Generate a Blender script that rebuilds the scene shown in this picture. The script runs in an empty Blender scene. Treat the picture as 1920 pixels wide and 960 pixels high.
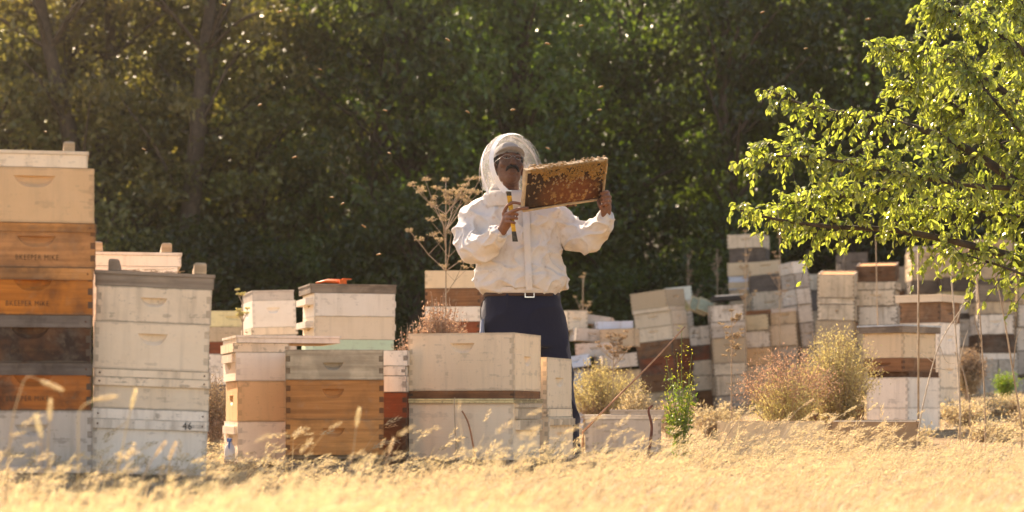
import bpy, bmesh, math, random
import numpy as np
from mathutils import Vector, Matrix, noise

random.seed(7)
RNG = np.random.default_rng(11)
scene = bpy.context.scene
COL = scene.collection
R = math.radians

# ---------------------------------------------------------------- camera
CAM_H = 0.30
F = 4000.0            # focal length in photograph pixels (1920 wide)
HOR = 765.0           # eye level row in the photograph
cam_data = bpy.data.cameras.new('camera')
cam = bpy.data.objects.new('camera', cam_data)
COL.objects.link(cam)
cam.location = (0, 0, CAM_H)
cam.rotation_euler = (R(90), 0, 0)
cam_data.sensor_width = 36
cam_data.lens = 75
cam_data.shift_y = (HOR - 480) / 1920
cam_data.clip_start = 0.1
cam_data.clip_end = 1000
cam_data.dof.use_dof = True
cam_data.dof.focus_distance = 10.6
cam_data.dof.aperture_fstop = 3.2
scene.camera = cam

# ---------------------------------------------------------------- light
SUN_AZ = -28.0        # degrees from +Y, negative = towards -X (left, behind the yard)
SUN_EL = 41.0
world = bpy.data.worlds.new('World')
scene.world = world
world.use_nodes = True
wn = world.node_tree.nodes
wl = world.node_tree.links
wn.clear()
sky = wn.new('ShaderNodeTexSky')
sky.sky_type = 'NISHITA'
sky.sun_disc = False
sky.sun_elevation = R(SUN_EL)
sky.sun_rotation = R(SUN_AZ)
sky.dust_density = 0.8
sky.air_density = 1.0
sky.ozone_density = 0.6
bg = wn.new('ShaderNodeBackground')
bg.inputs['Strength'].default_value = 0.10
wo = wn.new('ShaderNodeOutputWorld')
wl.new(sky.outputs[0], bg.inputs['Color'])
wl.new(bg.outputs[0], wo.inputs['Surface'])

sun_data = bpy.data.lights.new('sun', 'SUN')
sun_data.energy = 5.0
sun_data.angle = R(0.5)
sun_data.color = (1.0, 0.90, 0.74)
sun = bpy.data.objects.new('sun', sun_data)
COL.objects.link(sun)
sv = Vector((math.sin(R(SUN_AZ)) * math.cos(R(SUN_EL)), math.cos(R(SUN_AZ)) * math.cos(R(SUN_EL)), math.sin(R(SUN_EL))))
sun.rotation_euler = sv.to_track_quat('Z', 'Y').to_euler()
sun.location = sv * 60

vs = scene.view_settings
vs.view_transform = 'Standard'
vs.look = 'None'
vs.gamma = 1.0
vs.use_curve_mapping = False
vs.exposure = 1.76
vs.use_white_balance = True
vs.white_balance_temperature = 7700
vs.white_balance_tint = 19
scene.render.engine = 'CYCLES'
scene.cycles.max_bounces = 8
scene.cycles.transparent_max_bounces = 12

# ---------------------------------------------------------------- helpers
def P(px, py, D):
    """where a point seen at photograph pixel (px, py) lies when it is D metres away"""
    return Vector(((px - 960) * D / F, D, CAM_H + (HOR - py) * D / F))

def srgb(r, g, b):
    def c(v):
        v /= 255.0
        return v / 12.92 if v <= 0.04045 else ((v + 0.055) / 1.055) ** 2.4
    return (c(r), c(g), c(b), 1.0)

def sstep(a, b, x):
    t = np.clip((np.asarray(x, float) - a) / (b - a), 0, 1)
    return t * t * (3 - 2 * t)

def gz(x, y):
    """height of the ground"""
    x = np.asarray(x, float); y = np.asarray(y, float)
    right = sstep(1.2, 4.0, x) * np.clip(y - 11.5, 0, 14) * 0.042
    back = np.clip(y - 12, 0, 15) * 0.012 * (1 - sstep(1.2, 4.0, x))
    hill = np.clip(y - 32, 0, 300) * 0.26
    bump = 0.018 * np.sin(x * 2.1 + y * 0.7) * np.sin(y * 1.7 - x * 0.6) + 0.01 * np.sin(x * 5.3 + 1) * np.sin(y * 4.1)
    return right + back + hill + bump

def mesh_np(name, V, faces, smooth=False, tint=None):
    """V (n,3); faces: list of int arrays (m,k)"""
    me = bpy.data.meshes.new(name)
    V = np.asarray(V, np.float32)
    faces = [np.asarray(f, np.int32) for f in faces if len(f)]
    loops = np.concatenate([f.ravel() for f in faces])
    sizes = np.concatenate([np.full(len(f), f.shape[1], np.int32) for f in faces])
    starts = np.concatenate([[0], np.cumsum(sizes)[:-1]]).astype(np.int32)
    me.vertices.add(len(V)); me.vertices.foreach_set('co', V.ravel())
    me.loops.add(len(loops)); me.loops.foreach_set('vertex_index', loops)
    me.polygons.add(len(sizes)); me.polygons.foreach_set('loop_start', starts)
    try:
        me.polygons.foreach_set('loop_total', sizes)
    except Exception:
        pass
    me.update(calc_edges=True)
    me.validate()
    if tint is not None:
        a = me.attributes.new('tint', 'FLOAT', 'POINT')
        a.data.foreach_set('value', np.asarray(tint, np.float32))
    me.polygons.foreach_set('use_smooth', np.full(len(me.polygons), bool(smooth)))
    return me

class Acc:
    """collects pieces of ONE mesh"""
    def __init__(s): s.V = []; s.Q = []; s.T = []; s.t = []; s.n = 0
    def add(s, V, Q=None, T=None, tint=0.5):
        V = np.asarray(V, float).reshape(-1, 3)
        if Q is not None and len(Q): s.Q.append(np.asarray(Q, int) + s.n)
        if T is not None and len(T): s.T.append(np.asarray(T, int) + s.n)
        s.V.append(V); s.t.append(np.full(len(V), tint) if np.isscalar(tint) else np.asarray(tint)); s.n += len(V)
        return s
    def box(s, x0, x1, y0, y1, z0, z1):
        V = [(x, y, z) for z in (z0, z1) for y in (y0, y1) for x in (x0, x1)]
        return s.add(V, [(0, 2, 3, 1), (4, 5, 7, 6), (0, 1, 5, 4), (2, 6, 7, 3), (0, 4, 6, 2), (1, 3, 7, 5)])
    def tube(s, pts, radii, n=6, cap=True, tint=0.5):
        pts = [Vector(p) for p in pts]
        if np.isscalar(radii): radii = [radii] * len(pts)
        V = []; Q = []; T = []
        up = None
        for i, p in enumerate(pts):
            t = (pts[min(i + 1, len(pts) - 1)] - pts[max(i - 1, 0)])
            t = t.normalized() if t.length > 1e-9 else Vector((0, 0, 1))
            if up is None:
                up = t.orthogonal().normalized()
            else:
                up = (up - t * up.dot(t))
                up = up.normalized() if up.length > 1e-6 else t.orthogonal().normalized()
            b = t.cross(up)
            for k in range(n):
                a = 2 * math.pi * k / n
                V.append(p + (up * math.cos(a) + b * math.sin(a)) * radii[i])
        for i in range(len(pts) - 1):
            for k in range(n):
                k2 = (k + 1) % n
                Q.append((i * n + k, i * n + k2, (i + 1) * n + k2, (i + 1) * n + k))
        if cap:
            V.append(pts[0]); V.append(pts[-1])
            a = len(V) - 2; e = (len(pts) - 1) * n
            for k in range(n):
                T.append((a, (k + 1) % n, k)); T.append((a + 1, e + k, e + (k + 1) % n))
        return s.add(V, Q, T, tint)
    def ell(s, c, r, M=None, nu=14, nv=9):
        V = []; Q = []; T = []
        for j in range(1, nv):
            ph = math.pi * j / nv
            for i in range(nu):
                th = 2 * math.pi * i / nu
                V.append(Vector((math.sin(ph) * math.cos(th) * r[0], math.sin(ph) * math.sin(th) * r[1], math.cos(ph) * r[2])))
        V.append(Vector((0, 0, r[2]))); V.append(Vector((0, 0, -r[2])))
        if M is not None: V = [M @ v for v in V]
        c = Vector(c); V = [v + c for v in V]
        for j in range(nv - 2):
            for i in range(nu):
                i2 = (i + 1) % nu
                Q.append((j * nu + i, (j + 1) * nu + i, (j + 1) * nu + i2, j * nu + i2))
        a = (nv - 1) * nu
        for i in range(nu):
            i2 = (i + 1) % nu
            T.append((a, i, i2)); T.append((a + 1, (nv - 2) * nu + i2, (nv - 2) * nu + i))
        return s.add(V, Q, T)
    def loft(s, rings, cap=True):
        """rings: list of lists of Vectors, all equally long"""
        n = len(rings[0]); V = [v for r in rings for v in r]; Q = []; T = []
        for i in range(len(rings) - 1):
            for k in range(n):
                k2 = (k + 1) % n
                Q.append((i * n + k, i * n + k2, (i + 1) * n + k2, (i + 1) * n + k))
        if cap:
            c0 = sum(rings[0], Vector()) / n; c1 = sum(rings[-1], Vector()) / n
            V += [c0, c1]; a = len(V) - 2; e = (len(rings) - 1) * n
            for k in range(n):
                T.append((a, (k + 1) % n, k)); T.append((a + 1, e + k, e + (k + 1) % n))
        return s.add(V, Q, T)
    def mesh(s, name, smooth=False):
        V = np.concatenate(s.V)
        fs = []
        if s.Q: fs.append(np.concatenate(s.Q))
        if s.T: fs.append(np.concatenate(s.T))
        return mesh_np(name, V, fs, smooth, np.concatenate(s.t))

def obj(name, me, mat=None, parent=None, M=None, color=None):
    o = bpy.data.objects.new(name, me)
    COL.objects.link(o)
    if mat is not None and me is not None:
        ms = mat if isinstance(mat, (list, tuple)) else [mat]
        if len(me.materials) == 0:
            for m in ms: me.materials.append(m)
    if M is not None: o.matrix_world = M
    if parent is not None: o.parent = parent
    if color is not None: o.color = color
    return o

def part(name, acc, mat, parent, smooth=False, color=None):
    """mesh in the thing's own coordinates, child of the thing"""
    return obj(name, acc.mesh(name, smooth), mat, parent, None, color)

def tag(o, label, cat, group=None, kind=None):
    if label: o['label'] = label
    if cat: o['category'] = cat
    if group: o['group'] = group
    if kind: o['kind'] = kind
    return o

def empty(name, M, label, cat, group=None):
    o = bpy.data.objects.new(name, None)
    o.empty_display_size = 0.1
    COL.objects.link(o)
    o.matrix_world = M if isinstance(M, Matrix) else Matrix.Translation(M)
    return tag(o, label, cat, group)

# ---------------------------------------------------------------- materials
def new_mat(name):
    m = bpy.data.materials.new(name); m.use_nodes = True
    nt = m.node_tree; nt.nodes.clear()
    out = nt.nodes.new('ShaderNodeOutputMaterial')
    return m, nt, out
class NB:
    def __init__(s, nt): s.nt = nt
    def n(s, t, **kw):
        nd = s.nt.nodes.new('ShaderNode' + t)
        for k, v in kw.items():
            if k in nd.inputs: 
                nd.inputs[k].default_value = v
            else: setattr(nd, k, v)
        return nd
    def l(s, a, b): s.nt.links.new(a, b)
    def mix(s, fac, a, b, mode='MIX'):
        nd = s.nt.nodes.new('ShaderNodeMix'); nd.data_type = 'RGBA'; nd.blend_type = mode
        for sock, v in ((nd.inputs[0], fac), (nd.inputs[6], a), (nd.inputs[7], b)):
            if hasattr(v, 'is_output'): s.l(v, sock)
            else: sock.default_value = v
        return nd.outputs[2]
    def math(s, op, a, b=0.0, clamp=False):
        nd = s.nt.nodes.new('ShaderNodeMath'); nd.operation = op; nd.use_clamp = clamp
        for sock, v in ((nd.inputs[0], a), (nd.inputs[1], b)):
            if hasattr(v, 'is_output'): s.l(v, sock)
            else: sock.default_value = v
        return nd.outputs[0]
    def ramp(s, fac, lo, hi):
        nd = s.nt.nodes.new('ShaderNodeMapRange'); nd.interpolation_type = 'SMOOTHSTEP'
        s.l(fac, nd.inputs[0]); nd.inputs[1].default_value = lo; nd.inputs[2].default_value = hi
        return nd.outputs[0]
    def noise(s, vec, scale, detail=4, rough=0.55, dist=0.0):
        nd = s.n('TexNoise'); nd.inputs['Scale'].default_value = scale
        nd.inputs['Detail'].default_value = detail; nd.inputs['Roughness'].default_value = rough
        nd.inputs['Distortion'].default_value = dist
        if vec is not None: s.l(vec, nd.inputs['Vector'])
        return nd.outputs[0]
    def mapping(s, vec, scale, loc=None):
        nd = s.n('Mapping'); s.l(vec, nd.inputs['Vector']); nd.inputs['Scale'].default_value = scale
        if loc is not None: s.l(loc, nd.inputs['Location'])
        return nd.outputs[0]

def board_material(name, bare, mul=None):
    """painted or bare hive board; the object's colour is the paint / timber colour, its alpha the amount of dirt"""
    m, nt, out = new_mat(name); b = NB(nt)
    tc = b.n('TexCoord'); oi = b.n('ObjectInfo')
    off = b.math('MULTIPLY', oi.outputs['Random'], 37.0)
    cmb = b.n('CombineXYZ'); b.l(off, cmb.inputs[0]); b.l(off, cmb.inputs[1]); b.l(off, cmb.inputs[2])
    vec = b.mapping(tc.outputs['Object'], (1, 1, 1), cmb.outputs[0])
    grain = b.noise(b.mapping(vec, (2.5, 2.5, 55)), 1.0, 5, 0.6, 0.4)
    streak = b.noise(b.mapping(vec, (26, 26, 2.2)), 1.0, 4, 0.6)
    big = b.noise(vec, 5.0, 5, 0.62, 0.5)
    mid = b.noise(vec, 17.0, 5, 0.65, 0.3)
    fine = b.noise(vec, 70.0, 3, 0.6)
    col = oi.outputs['Color']
    if mul: col = b.mix(1.0, col, mul, 'MULTIPLY')
    dirt = oi.outputs['Alpha']
    tone = b.math('ADD', b.math('MULTIPLY', oi.outputs['Random'], 0.14), 0.93)
    hs = b.n('HueSaturation'); b.l(col, hs.inputs['Color']); b.l(tone, hs.inputs['Value'])
    c = hs.outputs[0]
    if bare:
        g = b.ramp(grain, 0.25, 0.75)
        c = b.mix(g, b.mix(1.0, c, (0.72, 0.66, 0.60, 1), 'MULTIPLY'), b.mix(1.0, c, (1.14, 1.12, 1.08, 1), 'MULTIPLY'))
        burn = b.math('MULTIPLY', b.ramp(b.math('ADD', b.math('MULTIPLY', big, .75), b.math('MULTIPLY', mid, .25)), 0.43, 0.62), 0.95)
        c = b.mix(b.math('MULTIPLY', burn, dirt), c, (0.035, 0.022, 0.016, 1))
        pale = b.math('MULTIPLY', b.ramp(mid, 0.52, 0.75), 0.35)
        c = b.mix(pale, c, b.mix(0.5, c, (0.55, 0.42, 0.28, 1)))
    else:
        c = b.mix(b.math('MULTIPLY', b.ramp(big, 0.35, 0.75), 0.22), c, b.mix(1.0, c, (0.78, 0.70, 0.58, 1), 'MULTIPLY'))
        c = b.mix(b.math('MULTIPLY', b.ramp(streak, 0.47, 0.75), b.math('MULTIPLY', dirt, 0.75)), c, (0.30, 0.22, 0.14, 1))
        # flaked paint showing grey timber
        fl = b.math('MULTIPLY', b.ramp(b.math('ADD', b.math('MULTIPLY', mid, 0.55), b.math('MULTIPLY', grain, 0.45)), 0.565, 0.605), dirt)
        c = b.mix(b.math('MULTIPLY', fl, 0.8), c, (0.16, 0.12, 0.085, 1))
        sp = b.math('MULTIPLY', b.ramp(fine, 0.64, 0.69), dirt)
        c = b.mix(b.math('MULTIPLY', sp, 0.6), c, (0.10, 0.07, 0.045, 1))
    # grey weathering in broad blotches on neglected boards
    c = b.mix(b.math('MULTIPLY', b.ramp(b.noise(vec, 3.2, 6, .7, 1.0), .45, .68), b.math('MULTIPLY', b.math('MULTIPLY', dirt, dirt), 0.55)), c, (0.17, 0.135, 0.10, 1))
    # worn, soiled rims of the board
    sep = b.n('SeparateXYZ'); b.l(tc.outputs['Generated'], sep.inputs[0])
    ez = b.math('ABSOLUTE', b.math('SUBTRACT', sep.outputs[2], 0.5)); ex = b.math('ABSOLUTE', b.math('SUBTRACT', sep.outputs[0], 0.5))
    edge = b.math('MAXIMUM', b.ramp(ez, 0.40, 0.5), b.ramp(ex, 0.455, 0.5))
    wear = b.ramp(b.math('ADD', b.math('MULTIPLY', edge, 0.30), b.math('MULTIPLY', mid, 0.75)), 0.50, 0.66)
    c = b.mix(b.math('MULTIPLY', wear, b.math('MULTIPLY', b.math('MULTIPLY', edge, dirt), 0.95)), c, (0.11, 0.08, 0.055, 1))
    pr = b.n('BsdfPrincipled'); b.l(c, pr.inputs['Base Color'])
    pr.inputs['Roughness'].default_value = 0.75 if bare else 0.6
    pr.inputs['Specular IOR Level'].default_value = 0.25
    bp = b.n('Bump'); bp.inputs['Strength'].default_value = 0.35 if bare else 0.22; bp.inputs['Distance'].default_value = 0.004
    b.l(b.math('ADD', grain, b.math('MULTIPLY', mid, 0.6)), bp.inputs['Height']); b.l(bp.outputs[0], pr.inputs['Normal'])
    b.l(pr.outputs[0], out.inputs['Surface'])
    return m
PAINT = board_material('painted_board', False)
BARE = board_material('bare_board', True)
PAINT_END = board_material('painted_end_grain', False, (0.985, 0.98, 0.97, 1))
BARE_END = board_material('bare_end_grain', True, (0.45, 0.40, 0.36, 1))

def simple_mat(name, col, rough=0.7, noise_scale=20, var=0.25, metal=0.0, spec=0.3, bump=0.0, bscale=None, usecolor=False):
    m, nt, out = new_mat(name); b = NB(nt)
    tc = b.n('TexCoord')
    nz = b.noise(tc.outputs['Object'], noise_scale, 5, 0.6)
    base = b.n('ObjectInfo').outputs['Color'] if usecolor else b.n('RGB').outputs[0]
    if not usecolor: base.node.outputs[0].default_value = col
    c = b.mix(b.ramp(nz, 0.25, 0.75), b.mix(1.0, base, (1 - var, 1 - var, 1 - var, 1), 'MULTIPLY'), b.mix(1.0, base, (1 + var * .6, 1 + var * .6, 1 + var * .6, 1), 'MULTIPLY'))
    pr = b.n('BsdfPrincipled'); b.l(c, pr.inputs['Base Color'])
    pr.inputs['Roughness'].default_value = rough; pr.inputs['Metallic'].default_value = metal
    pr.inputs['Specular IOR Level'].default_value = spec
    if bump:
        bp = b.n('Bump'); bp.inputs['Strength'].default_value = bump; bp.inputs['Distance'].default_value = 0.01
        b.l(b.noise(tc.outputs['Object'], bscale or noise_scale, 5, 0.6), bp.inputs['Height']); b.l(bp.outputs[0], pr.inputs['Normal'])
    b.l(pr.outputs[0], out.inputs['Surface'])
    return m

def leaf_material(name, dark, light, trans=0.5, gloss=0.35, tcol=None, spec=0.5, vlo=0.85, vr=0.3):
    """thin leaf: reflects, lets light through; 'tint' differs from leaf to leaf"""
    m, nt, out = new_mat(name); b = NB(nt)
    at = b.n('Attribute'); at.attribute_name = 'tint'
    oi = b.n('ObjectInfo')
    c = b.mix(at.outputs['Fac'], dark, light)
    hs = b.n('HueSaturation'); b.l(c, hs.inputs['Color'])
    b.l(b.math('ADD', b.math('MULTIPLY', oi.outputs['Random'], 0.035), 0.483), hs.inputs['Hue'])
    b.l(b.math('ADD', b.math('MULTIPLY', oi.outputs['Random'], vr), vlo), hs.inputs['Value'])
    c = hs.outputs[0]
    pr = b.n('BsdfPrincipled'); b.l(c, pr.inputs['Base Color']); pr.inputs['Roughness'].default_value = gloss
    pr.inputs['Specular IOR Level'].default_value = spec
    tr = b.n('BsdfTranslucent')
    tc = b.mix(1.0, c, tcol or (1.5, 1.7, 0.7, 1), 'MULTIPLY'); b.l(tc, tr.inputs['Color'])
    mx = b.n('MixShader'); mx.inputs[0].default_value = trans
    b.l(pr.outputs[0], mx.inputs[1]); b.l(tr.outputs[0], mx.inputs[2])
    b.l(mx.outputs[0], out.inputs['Surface'])
    return m
LEAF_WOOD = leaf_material('wood_leaf', (0.026, 0.048, 0.012, 1), (0.120, 0.155, 0.034, 1), 0.5, 0.32, (1.8, 2.0, 0.8, 1), 0.6, 0.42, 0.85)
LEAF_OLIVE_HAZED = leaf_material('olive_leaf_hazed', (0.075, 0.085, 0.028, 1), (0.24, 0.20, 0.07, 1), 0.5, 0.34, (1.5, 1.45, 0.75, 1), 0.6, 0.7, 0.7)  # olive, paled so the leaf colour carries the warm haze on the left
LEAF_HALF_HAZED = leaf_material('leaf_half_hazed', (0.065, 0.085, 0.024, 1), (0.20, 0.18, 0.05, 1), 0.46, 0.34, (1.4, 1.4, 0.75, 1), 0.6, 0.55, 0.9)  # step between olive and green: weaker haze glow put into the leaf colour
LEAF_NEAR = leaf_material('pear_leaf', (0.13, 0.165, 0.045, 1), (0.33, 0.33, 0.11, 1), 0.52, 0.2, (1.7, 1.8, 0.7, 1), 0.6)
LEAF_WEED = leaf_material('weed_leaf', (0.09, 0.16, 0.03, 1), (0.26, 0.30, 0.05, 1), 0.4, 0.5)
LEAF_YELLOW = leaf_material('brush_leaf', (0.34, 0.30, 0.14, 1), (0.60, 0.53, 0.30, 1), 0.4, 0.7, (1.3, 1.25, 0.8, 1), 0.2)
LEAF_PINK = leaf_material('brush_seed', (0.27, 0.17, 0.11, 1), (0.50, 0.37, 0.27, 1), 0.35, 0.8, (1.3, 1.1, 0.9, 1), 0.2)
LEAF_DRY = leaf_material('dry_seed', (0.22, 0.155, 0.10, 1), (0.42, 0.325, 0.225, 1), 0.3, 0.8, (1.3, 1.15, 0.9, 1), 0.2)
STRAW = leaf_material('straw', (0.29, 0.215, 0.125, 1), (0.56, 0.475, 0.335, 1), 0.38, 0.6, (1.25, 1.15, 0.85, 1), 0.25)
BARK = simple_mat('bark', (0.075, 0.055, 0.04, 1), 0.9, 14, 0.5, bump=0.6)
DRYSTEM = simple_mat('dry_stem', (0.40, 0.29, 0.19, 1), 0.85, 30, 0.3)
PALESTICK = simple_mat('pale_stick', (0.52, 0.42, 0.31, 1), 0.85, 18, 0.35, bump=0.3)

def ground_material():
    m, nt, out = new_mat('dry_ground'); b = NB(nt)
    tc = b.n('TexCoord'); g = b.n('NewGeometry')
    v = g.outputs['Position']
    n1 = b.noise(v, 1.3, 6, 0.6, 0.4); n2 = b.noise(v, 16, 6, 0.65); n3 = b.noise(b.mapping(v, (60, 16, 16)), 1.0, 4, 0.6)
    c = b.mix(b.ramp(n1, 0.35, 0.65), (0.34, 0.23, 0.115, 1), (0.20, 0.135, 0.08, 1))
    c = b.mix(b.ramp(n2, 0.45, 0.72), c, (0.46, 0.34, 0.18, 1))
    c = b.mix(b.math('MULTIPLY', b.ramp(n3, 0.5, 0.7), 0.5), c, (0.12, 0.08, 0.05, 1))
    c = b.mix(b.math('MULTIPLY', b.ramp(b.noise(v, 3.2, 5, .65, .8), .5, .62), .75), c, (0.105, 0.075, 0.05, 1))
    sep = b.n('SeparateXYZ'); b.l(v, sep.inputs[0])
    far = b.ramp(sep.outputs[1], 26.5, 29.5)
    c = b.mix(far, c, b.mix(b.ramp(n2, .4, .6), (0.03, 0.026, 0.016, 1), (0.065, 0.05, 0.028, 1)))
    pr = b.n('BsdfPrincipled'); b.l(c, pr.inputs['Base Color']); pr.inputs['Roughness'].default_value = 0.95
    pr.inputs['Specular IOR Level'].default_value = 0.1
    bp = b.n('Bump'); bp.inputs['Strength'].default_value = 0.8; bp.inputs['Distance'].default_value = 0.03
    b.l(b.math('ADD', n2, n3), bp.inputs['Height']); b.l(bp.outputs[0], pr.inputs['Normal'])
    b.l(pr.outputs[0], out.inputs['Surface'])
    return m
GROUND = ground_material()

# ---------------------------------------------------------------- ground
def axis(lo, hi, flo, fhi, step, k):
    a = list(np.arange(flo, fhi + 1e-6, step)); s = step
    x = fhi
    while x < hi: s *= k; x += s; a.append(x)
    s = step; x = flo
    while x > lo: s *= k; x -= s; a.insert(0, x)
    return np.array(a)
gx = axis(-180, 180, -9, 9, 0.22, 1.25); gy = axis(-120, 260, 2, 32, 0.22, 1.25)
GX, GY = np.meshgrid(gx, gy)
GV = np.stack([GX, GY, gz(GX, GY)], -1).reshape(-1, 3)
nx, ny = len(gx), len(gy)
idx = np.arange(nx * ny).reshape(ny, nx)
gq = np.stack([idx[:-1, :-1], idx[:-1, 1:], idx[1:, 1:], idx[1:, :-1]], -1).reshape(-1, 4)
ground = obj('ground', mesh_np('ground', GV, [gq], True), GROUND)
tag(ground, 'dry straw covered yard rising to a wooded slope', 'ground', None, 'structure')
# ---------------------------------------------------------------- hive boxes
CREAM = srgb(234, 212, 182); WHITE = srgb(237, 223, 204); GREYW = srgb(198, 184, 168); TANP = srgb(222, 196, 160)
YTAN = srgb(224, 184, 138); ORANGE = srgb(178, 108, 52); ORTAN = srgb(206, 146, 88); DKBROWN = srgb(98, 68, 46)
BROWN = srgb(140, 98, 66); RED = srgb(138, 74, 46); GREYWD = srgb(150, 136, 120); DGREY = srgb(116, 106, 98)
GREEN = srgb(190, 208, 178); BLUEW = srgb(206, 212, 222); YELL = srgb(232, 214, 160); TANG = srgb(196, 172, 140)
INK = simple_mat('ink', (0.10, 0.055, 0.028, 1), 0.8, 90, 0.5)
NAIL = simple_mat('rusty_nail', (0.14, 0.06, 0.03, 1), 0.8, 60, 0.4)
T = 0.019

def front_board_acc(x0, x1, y, t, h, hold):
    """board whose outer face looks to -y; hold = (centre x, top z, half width, drop) is a scooped hand hold"""
    a = Acc()
    if not hold:
        return a.box(x0, x1, y, y + t, 0, h)
    cx, zt, aw, drop = hold; N = 10
    us = np.linspace(-1, 1, N + 1)
    xs = [x0] + [cx + u * aw for u in us] + [x1]
    zc = [zt] + [zt - drop * (1 - abs(u) ** 3.2) for u in us] + [zt]
    dp = [0] + [0.0175 * max(0, 1 - abs(u) ** 4) for u in us] + [0]
    for i in range(len(xs) - 1):
        A, B = xs[i], xs[i + 1]
        a.add([(A, y, zt), (B, y, zt), (B, y, h), (A, y, h)], [(0, 1, 2, 3)])
        a.add([(A, y, 0), (B, y, 0), (B, y, zc[i + 1]), (A, y, zc[i])], [(0, 1, 2, 3)])
        if 0 < i < len(xs) - 2:
            a.add([(A, y, zt), (B, y, zt), (B, y + dp[i + 1], zt), (A, y + dp[i], zt)], [(0, 1, 2, 3)])
            za, zb = zt - (zt - zc[i]) * .62, zt - (zt - zc[i + 1]) * .62
            a.add([(A, y + dp[i], za), (B, y + dp[i + 1], zb), (B, y + dp[i + 1], zt), (A, y + dp[i], zt)], [(0, 1, 2, 3)])
            a.add([(A, y, zc[i]), (B, y, zc[i + 1]), (B, y + dp[i + 1], zb), (A, y + dp[i], za)], [(0, 1, 2, 3)])
    V = [(x, yy, z) for z in (0, h) for yy in (y, y + t) for x in (x0, x1)]
    a.add(V, [(0, 2, 3, 1), (4, 5, 7, 6), (2, 6, 7, 3), (0, 4, 6, 2), (1, 3, 7, 5)])
    return a

def col_with(c, dirt): return (c[0], c[1], c[2], dirt)

def text_part(body, size, M, parent, mat, name='lettering'):
    cu = bpy.data.curves.new(name, 'FONT'); cu.body = body; cu.size = size; cu.align_x = 'CENTER'; cu.align_y = 'CENTER'
    cu.resolution_u = 2; cu.space_character = 1.15
    tmp = bpy.data.objects.new('tmp', cu); COL.objects.link(tmp)
    dg = bpy.context.evaluated_depsgraph_get(); dg.update()
    me = bpy.data.meshes.new_from_object(tmp.evaluated_get(dg))
    bpy.data.objects.remove(tmp); bpy.data.curves.remove(cu)
    me.transform(M)
    me.materials.clear()
    return obj(name, me, mat, parent)

def hive_box(M, w, d, h, color, bare=False, dirt=0.4, hold=0.5, side_hold=True, rails=(), cover=False, text=None, label='', group=None, num=None, endcol=None, name='hive_box', hold_w=0.075):
    """box of four finger-jointed boards; M puts its bottom centre; front looks to local -y"""
    mat = BARE if bare else PAINT
    e = empty(name, M, label, 'hive box', group)
    c = col_with(color, dirt)
    n = max(3, int(round(h / 0.024))); n += 1 - n % 2
    fz = [i * h / n for i in range(n + 1)]
    x0, x1 = -w / 2, w / 2; y0, y1 = -d / 2, d / 2
    hh = None
    drop = min(0.042, h * 0.25)
    if hold: hh = (random.uniform(-.01, .01), h * hold + drop * 0.6, hold_w, drop)
    for which in (0, 1):
        a = front_board_acc(x0 + T, x1 - T, 0, T, h, hh)
        for i in range(0, n, 2):
            a.box(x0, x0 + T, 0, T, fz[i], fz[i + 1]); a.box(x1 - T, x1, 0, T, fz[i], fz[i + 1])
        p = part('front_board' if which == 0 else 'back_board', a, mat, e, color=c)
        if which == 0: p.location = (0, y0, 0); fb = p
        else: p.location = (0, y1, 0); p.rotation_euler = (0, 0, math.pi)
    for sgn in (-1, 1):
        sh = (0, h * 0.5 + drop * 0.6, hold_w, drop) if side_hold else None
        a = front_board_acc(y0 + T, y1 - T, 0, T, h, sh)
        nf = sum(len(q) for q in a.Q)
        for i in range(1, n, 2):
            g = 0.0006
            for (ya, yb) in ((y0 + 0.0006, y0 + T), (y1 - T, y1 - 0.0006)):
                a.box(ya, yb, 0.0005, T, fz[i] + g, fz[i + 1] - g)
        p = part('side_board', a, [mat, BARE_END if bare else PAINT_END], e, color=c)
        mi = np.zeros(len(p.data.polygons), np.int32); mi[nf:] = 1
        p.data.polygons.foreach_set('material_index', mi)
        p.location = (sgn * w / 2, 0, 0); p.rotation_euler = (0, 0, R(90) if sgn > 0 else R(-90))
    for (z0, z1, proud, rc) in rails:
        a = Acc().box(x0 - proud * .4, x1 + proud * .4, y0 - proud, y0 - 0.0012, h * z0, h * z1)
        rb = part('rail', a, BARE if rc in (GREYWD, DGREY, ORTAN) else mat, e, color=col_with(rc, 0.6))
        for xx in (x0 + 0.02, x1 - 0.02):
            part('nail', Acc().ell((xx, y0 - proud - 0.0005, h * (z0 + z1) / 2), (0.0035, 0.002, 0.0035), nu=6, nv=4), NAIL, rb)
    if cover:
        a = Acc().box(x0 + T + .001, x1 - T - .001, y0 + T + .001, y1 - T - .001, h - 0.018, h - 0.008)
        part('inner_cover', a, BARE, e, color=col_with(ORTAN, .3))
    if text:
        body, size, tx, tz, proud = text
        text_part(body, size, Matrix.Translation((tx, y0 - proud - 0.0012, tz)) @ Matrix.Rotation(R(90), 4, 'X') @ Matrix.Diagonal((.8, 1, 1, 1)), fb, INK).matrix_parent_inverse = Matrix.Translation((0, -y0, 0))
    return e

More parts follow.
